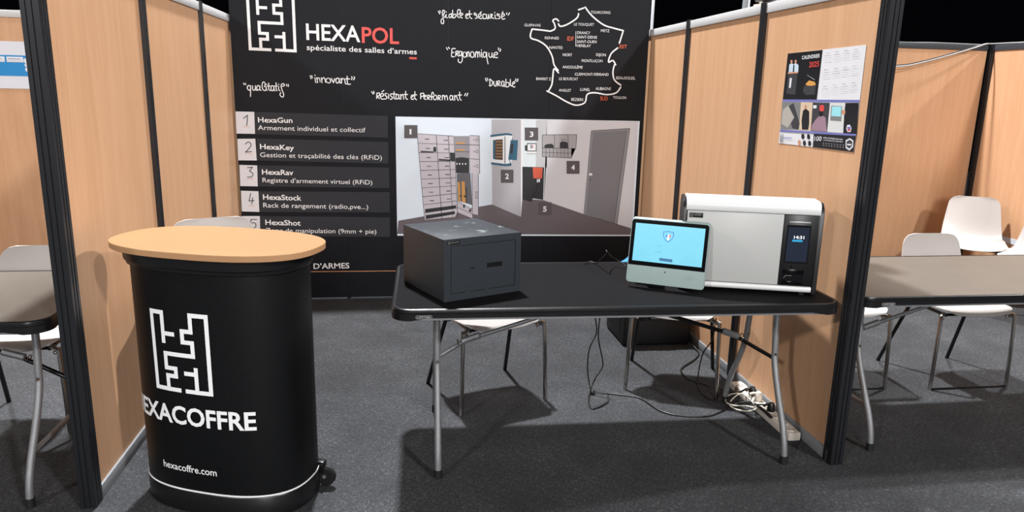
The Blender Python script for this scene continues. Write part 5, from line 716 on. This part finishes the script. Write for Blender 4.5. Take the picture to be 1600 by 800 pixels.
for x in (.03, w - .05): box('rubber_foot', x, x + .02, .12, .14, .0, .014, RUBBER, KC)

# --- tablet terminal leaning back on its stand
TB = thing('tablet_terminal', 'tablet-like terminal with glowing cyan screen and shield, in front of the key cabinet', 'terminal', (2.098, .300, TZ + .0), math.atan2(-.170, .285))
tw, th_ = .331, .277; lean = math.radians(11.3)
def tq(u, v, o=0.0):  # u right 0..1, v down 0..1, o out of the face
    x = tw * u; s = th_ * (1 - v)
    return Vector((x, s * math.sin(lean) - o * math.cos(lean), .0215 + s * math.cos(lean) - o * math.sin(lean) * -1 * -1))
def tpoly(bm, uv, o, mi=0): poly(bm, [tq(u, v, o) for u, v in uv], mi)
def rr_uv(u0, v0, u1, v1, r):
    return [(x / tw, y / th_) for x, y in rrect(u0 * tw, u1 * tw, v0 * th_, v1 * th_, r, 6)]
bm = bmesh.new(); o_ = rr_uv(0, 0, 1, 1, .014); o2 = rr_uv(.006, .007, .994, .993, .013)
loft(bm, [[tq(u, v, -.022) for u, v in o2], [tq(u, v, -.019) for u, v in o_], [tq(u, v, -.002) for u, v in o_], [tq(u, v, 0) for u, v in o2]]); fin('housing', bm, TABLOW, TB, True)
bm = bmesh.new()
bz = [p for p in rr_uv(.010, .012, .990, .988, .012) if p[1] < .5] ; bz = sorted([p for p in bz if p[0] > .5], key=lambda p: -p[1]) + sorted([p for p in bz if p[0] <= .5], key=lambda p: p[1])
tpoly(bm, [(.010, .722), (.990, .722)] + bz, .0008); fin('bezel', bm, GLOSSB, TB)
bm = bmesh.new(); tpoly(bm, [(.058, .070), (.945, .070), (.945, .655), (.058, .655)], .0014); fin('screen', bm, SCREEN, TB)
bm = bmesh.new(); sh = [(-.5, -.42), (-.2, -.44), (0, -.5), (.2, -.44), (.5, -.42), (.5, 0), (.32, .32), (0, .56), (-.32, .32), (-.5, 0)]
cx, cy = .492, .235
tpoly(bm, [(cx + a * .135, cy + b * .165) for a, b in sh], .0019, 0)
tpoly(bm, [(cx + a * .118, cy + b * .145) for a, b in sh], .0022, 1)
tpoly(bm, [(cx - .034, cy - .022), (cx - .012, cy - .022), (cx - .010, cy + .030), (cx - .026, cy + .012)], .0026, 2)
tpoly(bm, [(cx - .012, cy - .022), (cx + .014, cy - .022), (cx + .012, cy + .055), (cx - .010, cy + .055)], .0026, 3)
tpoly(bm, [(cx + .014, cy - .022), (cx + .036, cy - .022), (cx + .026, cy + .012), (cx + .013, cy + .030)], .0026, 4)
fin('shield_emblem', bm, [EBLUE2, SCREEN, EBLUE2, EWHITE, ERED], TB)
bm = bmesh.new()
for (u, v, n) in ((.365, .392, 4), (.345, .482, 7)):
    for k in range(n): tpoly(bm, [(u + k * .0125, v), (u + k * .0125 + .007, v), (u + k * .0125 + .007, v + .006), (u + k * .0125, v + .006)], .0019)
tpoly(bm, [(.408, .575), (.575, .580), (.575, .625), (.408, .620)], .0019)
for cu in (.175, .79):
    for i in range(-6, 7):
        for j in range(0, 7):
            if (i / 6.2) ** 2 + (j / 6.4) ** 2 <= 1:
                u, v = cu + i * .0205, .635 - j * .026
                if .065 < u < .94: tpoly(bm, [(u, v), (u + .004, v), (u + .004, v + .006), (u, v + .006)], .0019)
fin('screen_marks', bm, ENAVY, TB, kind='stuff')
bm = bmesh.new(); bmesh.ops.create_cone(bm, cap_ends=True, segments=12, radius1=.0028, radius2=.0028, depth=.002, matrix=Matrix.Translation(tq(.495, .79, .0004)) @ Matrix.Rotation(math.radians(90) - lean, 4, 'X')); fin('lens', bm, GLOSSB, TB)
bm = bmesh.new()
for k, r in enumerate((.010, .018, .026)):
    ribbon(bm, [(.80 * tw + r * math.sin(a), .905 * th_ - r * math.cos(a)) for a in [(-.9 + 1.8 * j / 8) for j in range(9)]], .0016, lambda u, v: tq(u / tw, v / th_, .0006))
fin('contactless_mark', bm, mat('faint_mark', (136, 142, 142), .5), TB)
bm = bmesh.new(); loft(bm, [[(.03, .055, 0), (.155, .055, 0), (.155, .115, 0), (.03, .115, 0)], [(.03, .058, .012), (.155, .058, .012), (.155, .113, .010), (.03, .113, .010)]]); fin('stand_base', bm, BPLAST, TB)
bm = bmesh.new(); loft(bm, [[(.06, .085, .006), (.13, .085, .006), (.13, .11, .006), (.06, .11, .006)], [(.06, .048, .12), (.13, .048, .12), (.13, .056, .12), (.06, .056, .12)]]); fin('stand_arm', bm, BPLAST, TB)

# --- cables on the table
t_ = rod('cable', [(2.019, 0.703, 0.743), (2.05, 0.736, 0.746), (2.076, 0.701, 0.746), (2.074, 0.608, 0.79), (2.078, 0.541, 0.83), (2.081, 0.564, 0.84), (2.12, 0.63, 0.8), (2.157, 0.655, 0.775), (2.184, 0.623, 0.76), (2.193, 0.591, 0.752), (2.242, 0.636, 0.75)], .0028, CABLEB, None, 8, 6)
tag(t_, 'thin dark cable looping up beside the tablet on the table', 'cable')

# --- blue bag on the chair seat behind the tablet
bm = bmesh.new()
bmesh.ops.create_uvsphere(bm, u_segments=28, v_segments=18, radius=1)
for v in bm.verts:
    x, y, z = v.co
    v.co = Vector((math.copysign(abs(x) ** .8, x) * .18, math.copysign(abs(y) ** .85, y) * .085, max(-.9, z) * .150 + .006 * math.sin(9 * x + 5 * z)))
bb = fin('blue_bag', bm, BLUEM, None, True); bb.location = (2.44, 1.0, .576); tag(bb, 'blue cloth bag peeping over the table edge left of the tablet', 'bag')
rod('handle', [(.03, 0, .13), (.04, 0, .165), (.10, 0, .155), (.11, 0, .11)], .006, BLUEM, bb, 8, 4)

# ================================================================ UNDER THE TABLE
CS = thing('equipment_case', 'black hard equipment case with bright latches on the carpet under the table', 'case', (2.505, 1.53, 0))
bm = bmesh.new(); bx(bm, 0, .44, 0, .40, .004, .205, .018, 3); fin('body', bm, CASEM, CS, True)
bm = bmesh.new(); bx(bm, -.004, .444, -.004, .404, .212, .33, .022, 3); fin('lid', bm, CASEM, CS, True)
box('seal_band', .004, .436, .004, .396, .200, .216, BPLAST, CS)
for y in (.075, .25):
    lt = box('latch', -.014, .001, y, y + .035, .165, .245, SILVER, CS, .003)
    box('latch_tongue', -.019, -.012, y + .008, y + .027, .175, .215, CHROME, lt, .002)
for x in (.08, .30): box('front_latch', x, x + .05, -.010, .002, .17, .24, BPLAST, CS, .003)
rod('handle', [(.16, -.006, .19), (.165, -.03, .19), (.275, -.03, .19), (.28, -.006, .19)], .008, BPLAST, CS, 8, 3)

PS = thing('power_strip', 'white multi-socket power strip lying on the carpet against the right wall', 'power strip', (2.93, .225, 0))
box('body', -.030, .030, 0, .62, .0, .040, STRIPW, PS, .005, 3)
for k in range(9):
    y = .034 + k * .066
    bm = bmesh.new(); bmesh.ops.create_cone(bm, cap_ends=True, segments=18, radius1=.020, radius2=.018, depth=.004, matrix=Matrix.Translation((0, y, .0415))); sk = fin('socket', bm, STRIPW, PS, True)
    bm = bmesh.new()
    for dx in (-.0095, .0095): bmesh.ops.create_cone(bm, cap_ends=True, segments=8, radius1=.003, radius2=.003, depth=.001, matrix=Matrix.Translation((dx, y, .0440)))
    fin('socket_holes', bm, RUBBER, sk)
def plug(x, y, rz, m, label):
    t = thing('plug', label, 'plug', (x, y, .0445), rz)
    bm = bmesh.new(); loft(bm, [[(math.cos(a) * r + ox, math.sin(a) * r, z) for a in [2 * math.pi * j / 16 for j in range(16)]] for r, z, ox in ((.019, 0, 0), (.0195, .012, 0), (.017, .030, 0), (.012, .042, 0))]); fin('body', bm, m, t, True)
    rod('strain_relief', [(0, 0, .030), (-.02, 0, .036), (-.045, 0, .030)], .0065, m, t, 8, 4)
plug(2.93, .655, .3, BPLAST, 'black plug farthest along the white power strip')
plug(2.93, .589, -.2, CABLEW, 'cream plug beside the cable coil on the power strip')
plug(2.93, .457, .1, BPLAST, 'black plug in the middle of the white power strip, behind the table leg')

g = 'black cables under the table'
def cable(pts, r, m, label, sm=8, grp=g):
    o = rod('cable', pts, r, m, None, 8, sm); tag(o, label, 'cable', grp); return o
cable([(2.135, 0.885, 0.406), (2.146, 0.885, 0.324), (2.112, 0.885, 0.237), (2.107, 0.885, 0.129), (2.121, 0.885, 0.038), (2.128, 0.853, 0.008)], .0035, CABLEB, 'black cable strand hanging behind the table, left one of the crossing pair')
cable([(2.158, 0.88, 0.407), (2.156, 0.88, 0.298), (2.183, 0.88, 0.183), (2.186, 0.88, 0.132), (2.153, 0.88, 0.075), (2.132, 0.88, 0.018), (2.086, 0.755, 0.006), (2.074, 0.657, 0.005), (2.117, 0.668, 0.005), (2.183, 0.725, 0.008)], .0035, CABLEB, 'black cable strand hanging behind the table, right one of the crossing pair')
cable([(2.129, 0.843, 0.012), (2.193, 0.834, 0.006), (2.271, 0.802, 0.006), (2.36, 0.752, 0.006), (2.41, 0.601, 0.005), (2.486, 0.534, 0.005), (2.627, 0.512, 0.005), (2.735, 0.566, 0.006), (2.835, 0.636, 0.012), (2.848, 0.538, 0.045), (2.93, .457, .078)], .0038, CABLEB, 'long black cable running over the carpet to the white power strip')
cable([(2.939, 1.453, 0.02), (2.937, 1.365, 0.006), (2.866, 1.262, 0.006), (2.757, 1.158, 0.006), (2.716, 1.092, 0.006), (2.713, 0.978, 0.006), (2.774, 0.9, 0.006), (2.846, 0.814, 0.006), (2.87, 0.713, 0.03), (2.90, .655, .08)], .0048, CABLEB, 'thick black cable curving from the black case towards the power strip')
cable([(2.768, 0.81, 0.414), (2.757, 0.81, 0.297), (2.729, 0.85, 0.201), (2.782, 1.003, 0.02), (2.738, 0.903, 0.006), (2.712, 0.786, 0.005), (2.726, 0.702, 0.005), (2.797, 0.664, 0.008), (2.846, 0.602, 0.03), (2.877, 0.57, 0.05), (2.93, .64, .085)], .0035, CABLEB, 'black cable dropping beside the right chair leg to the floor')
kn = bmesh.new(); bmesh.ops.create_uvsphere(kn, u_segments=12, v_segments=8, radius=.013, matrix=Matrix.Translation((2.127, 0.833, 0.013))); kn = fin('cable_knot', kn, CABLEB, None, True); tag(kn, 'small black cable connector where the strands meet on the carpet', 'connector')
cable([(2.907, 0.845, 0.02), (2.949, 0.82, 0.04), (2.96, 0.773, 0.03), (2.886, 0.697, 0.04), (2.825, 0.693, 0.03), (2.78, 0.639, 0.02), (2.785, 0.569, 0.03), (2.847, 0.556, 0.03), (2.877, 0.526, 0.035), (2.883, 0.57, 0.05), (2.872, 0.647, 0.055), (2.819, 0.623, 0.05), (2.783, 0.6, 0.02), (2.801, 0.548, 0.015), (2.847, 0.517, 0.02), (2.887, 0.518, 0.035), (2.871, 0.533, 0.06), (2.897, 0.566, 0.065)], .0032, CABLEW, 'loosely coiled cream cable on the end of the power strip', 8, None)
cable([(2.78, 0.631, 0.02), (2.809, 0.583, 0.03), (2.877, 0.569, 0.04), (2.894, 0.495, 0.045), (2.895, 0.386, 0.045)], .008, CABLEB, 'thick bundle of black leads lying along the power strip', 8)

# ================================================================ CALENDAR ON THE RIGHT WALL
CA = thing('wall_calendar', 'large black and white wall calendar poster taped to the right wall', 'calendar', (2.9805, .45, 1.55))
def cl(y, z, o=0.0): return (-.0012 - o, y - .45, z - 1.55)
keys = []; bm = bmesh.new()
for c, l, pts in CALP:
    if l == 0:
        b2 = bmesh.new(); P = [cl(*p) for p in pts]; A = [b2.verts.new(p) for p in P]; B_ = [b2.verts.new((p[0] + .0010, p[1], p[2])) for p in P]
        b2.faces.new(A); b2.faces.new(B_[::-1])
        for k in range(4): b2.faces.new((A[k], A[(k + 1) % 4], B_[(k + 1) % 4], B_[k]))
        fin('sheet', b2, INKM['paper'], CA); continue
    if c not in keys: keys.append(c)
    poly(bm, [cl(p[0], p[1], .0003 + l * .0003) for p in pts], keys.index(c))
fin('printed_photographs', bm, [INKM[k] for k in keys], CA)
for (s, y0, z0, y1, z1, cap, b, c) in CALT:
    bm = bmesh.new(); w_ = math.hypot(y1 - y0, z1 - z0); sl_ = (z1 - z0) / (y1 - y0); dr_ = -1 if y1 < y0 else 1
    add_text(bm, s, w_, cap, b, lambda u, v: cl(y0 + dr_ * u, z0 + sl_ * dr_ * u + v, .0030)); fin('lettering', bm, INKM[c], CA)
bm = bmesh.new(); ey, ez = (0.725, 1.345)
emblem(bm, lambda u, v, k: cl(ey - u, ez + v - .004, .0030 + k), .028 / 10.1, .034 / 12.7, .9); fin('emblem', bm, INKM['cdark'], CA)

# ================================================================ LEFT-HAND STAND: SIGN
SG = thing('blue_white_sign', 'white paper sign with a blue band on the back wall of the left-hand stand', 'sign', (-1.35, 3.040, 1.64))
s0 = (-1.579, 3.038, 1.806); s1 = (-1.413, 3.038, 1.487)
xl, xr = -2.15, s1[0] + .02
box('sheet', xl + 1.35, xr + 1.35, -.003, .0, s1[2] - 1.64, s0[2] - 1.64, WHITES, SG)
b0 = (-1.55, 3.038, 1.713); b1 = (-1.567, 3.038, 1.573)
box('blue_band', xl + 1.35, xr + 1.35, -.0042, -.003, b1[2] - 1.64, b0[2] - 1.64, BLUES, SG)
c0 = (-1.551, 3.038, 1.666); c1 = (-1.445, 3.038, 1.703); dx = c1[0] - c0[0]
for k in range(3):
    q = box('label_box', c0[0] + 1.35 - k * (dx + .012), c1[0] + 1.35 - k * (dx + .012), -.0052, -.0042, c0[2] - 1.64, c1[2] - 1.64, WHITES, SG, .0004)
    bm = bmesh.new(); xx = c0[0] + 1.35 - k * (dx + .012)
    ribbon(bm, [(xx + .012, (c1[2] - 1.64) - .014), (xx + dx - .02, (c1[2] - 1.64) - .014)], .004, lambda u, v: (u, -.0056, v)); fin('fine_print', bm, INKM['cgrey'], q)
for (px_, pz_, r_) in (-1.4240, 1.6780, .018), (-1.4230, 1.6480, .015), (-1.4220, 1.6180, .016):
    bm = bmesh.new(); poly(bm, [(px_ + 1.35 + r_ * 1.15 * math.cos(a), -.0048, pz_ - 1.64 + r_ * math.sin(a)) for a in [2 * math.pi * j / 18 for j in range(18)]]); fin('white_dot', bm, WHITES, SG)

# ================================================================ ABOVE THE WALLS
SP = thing('booth_spotlight', 'black floodlight on a white bracket clamped on top of the right wall', 'spotlight', (2.997, 1.06, 2.012))
box('bracket', .027, .036, -.075, .115, -.06, .22, WHITES, SP, .003)
box('clamp', -.012, .030, .0, .10, .0, .012, LAMPG, SP, .003)
bm = bmesh.new(); bx(bm, -.02, .10, -.06, .085, .022, .15, .012, 3); fin('housing', bm, BPLAST, SP, True)
rod('yoke', [(.03, -.07, .08), (.03, .09, .08)], .006, BPLAST, SP, 8)
PO = thing('mast', 'grey mast seen over the right wall beside the floodlight bracket', 'mast', (4.1220, 3.6, 0))
box('tube', -.050, -.012, -.02, .02, .0, 3.2, BASEALU, PO, .006)
box('edge_strip', -.012, .006, -.015, .015, .0, 3.2, WHITES, PO, .002)
box('foot_plate', -.15, .15, -.15, .15, .0, .012, BASEALU, PO)
PO = thing('mast', 'thin white mast right beside the top edge of the black backdrop', 'mast', (3.1980, 3.4, 0))
box('tube', -.009, .009, -.012, .012, .0, 3.2, WHITES, PO, .002)
box('foot_plate', -.08, .08, -.08, .08, .0, .012, BASEALU, PO)

# cords slung along the back of the right-hand stand
g2 = 'cords over the right-hand stand'
cable([(3.03, 2.80, 2.0), (3.6, 2.86, 1.86), (4.4, 2.90, 1.79), (5.099, 2.93, 1.81), (5.346, 2.94, 1.848), (5.604, 2.95, 1.916), (5.815, 2.97, 1.976), (5.952, 3, 2.015), (6.03, 3.03, 2.022), (6.05, 2.98, 2.022), (6.065, 2.7, 2.018)], .0055, CORDG, 'pale cord sagging across the back wall of the right-hand stand', 8, g2)
cable([(3.03, 2.82, 1.99), (3.6, 2.88, 1.87), (4.4, 2.92, 1.80), (5.111, 2.95, 1.821), (5.36, 2.96, 1.859), (5.618, 2.97, 1.927), (5.822, 2.98, 1.985), (5.959, 3.01, 2.021), (6.03, 3.045, 2.022), (6.07, 2.95, 2.02)], .0045, CABLEB, 'dark cord running beside the pale cord on the right-hand stand', 8, g2)
cable([(3.05, 3.05, 2.020), (4.3, 3.06, 2.018), (5.194, 3.05, 2.012), (5.52, 3.05, 2.017), (5.935, 3.05, 2.015), (6.03, 3.07, 2.02)], .003, CORDG, 'thin pale cord lying along the dark top rail of the right-hand stand', 6, g2)
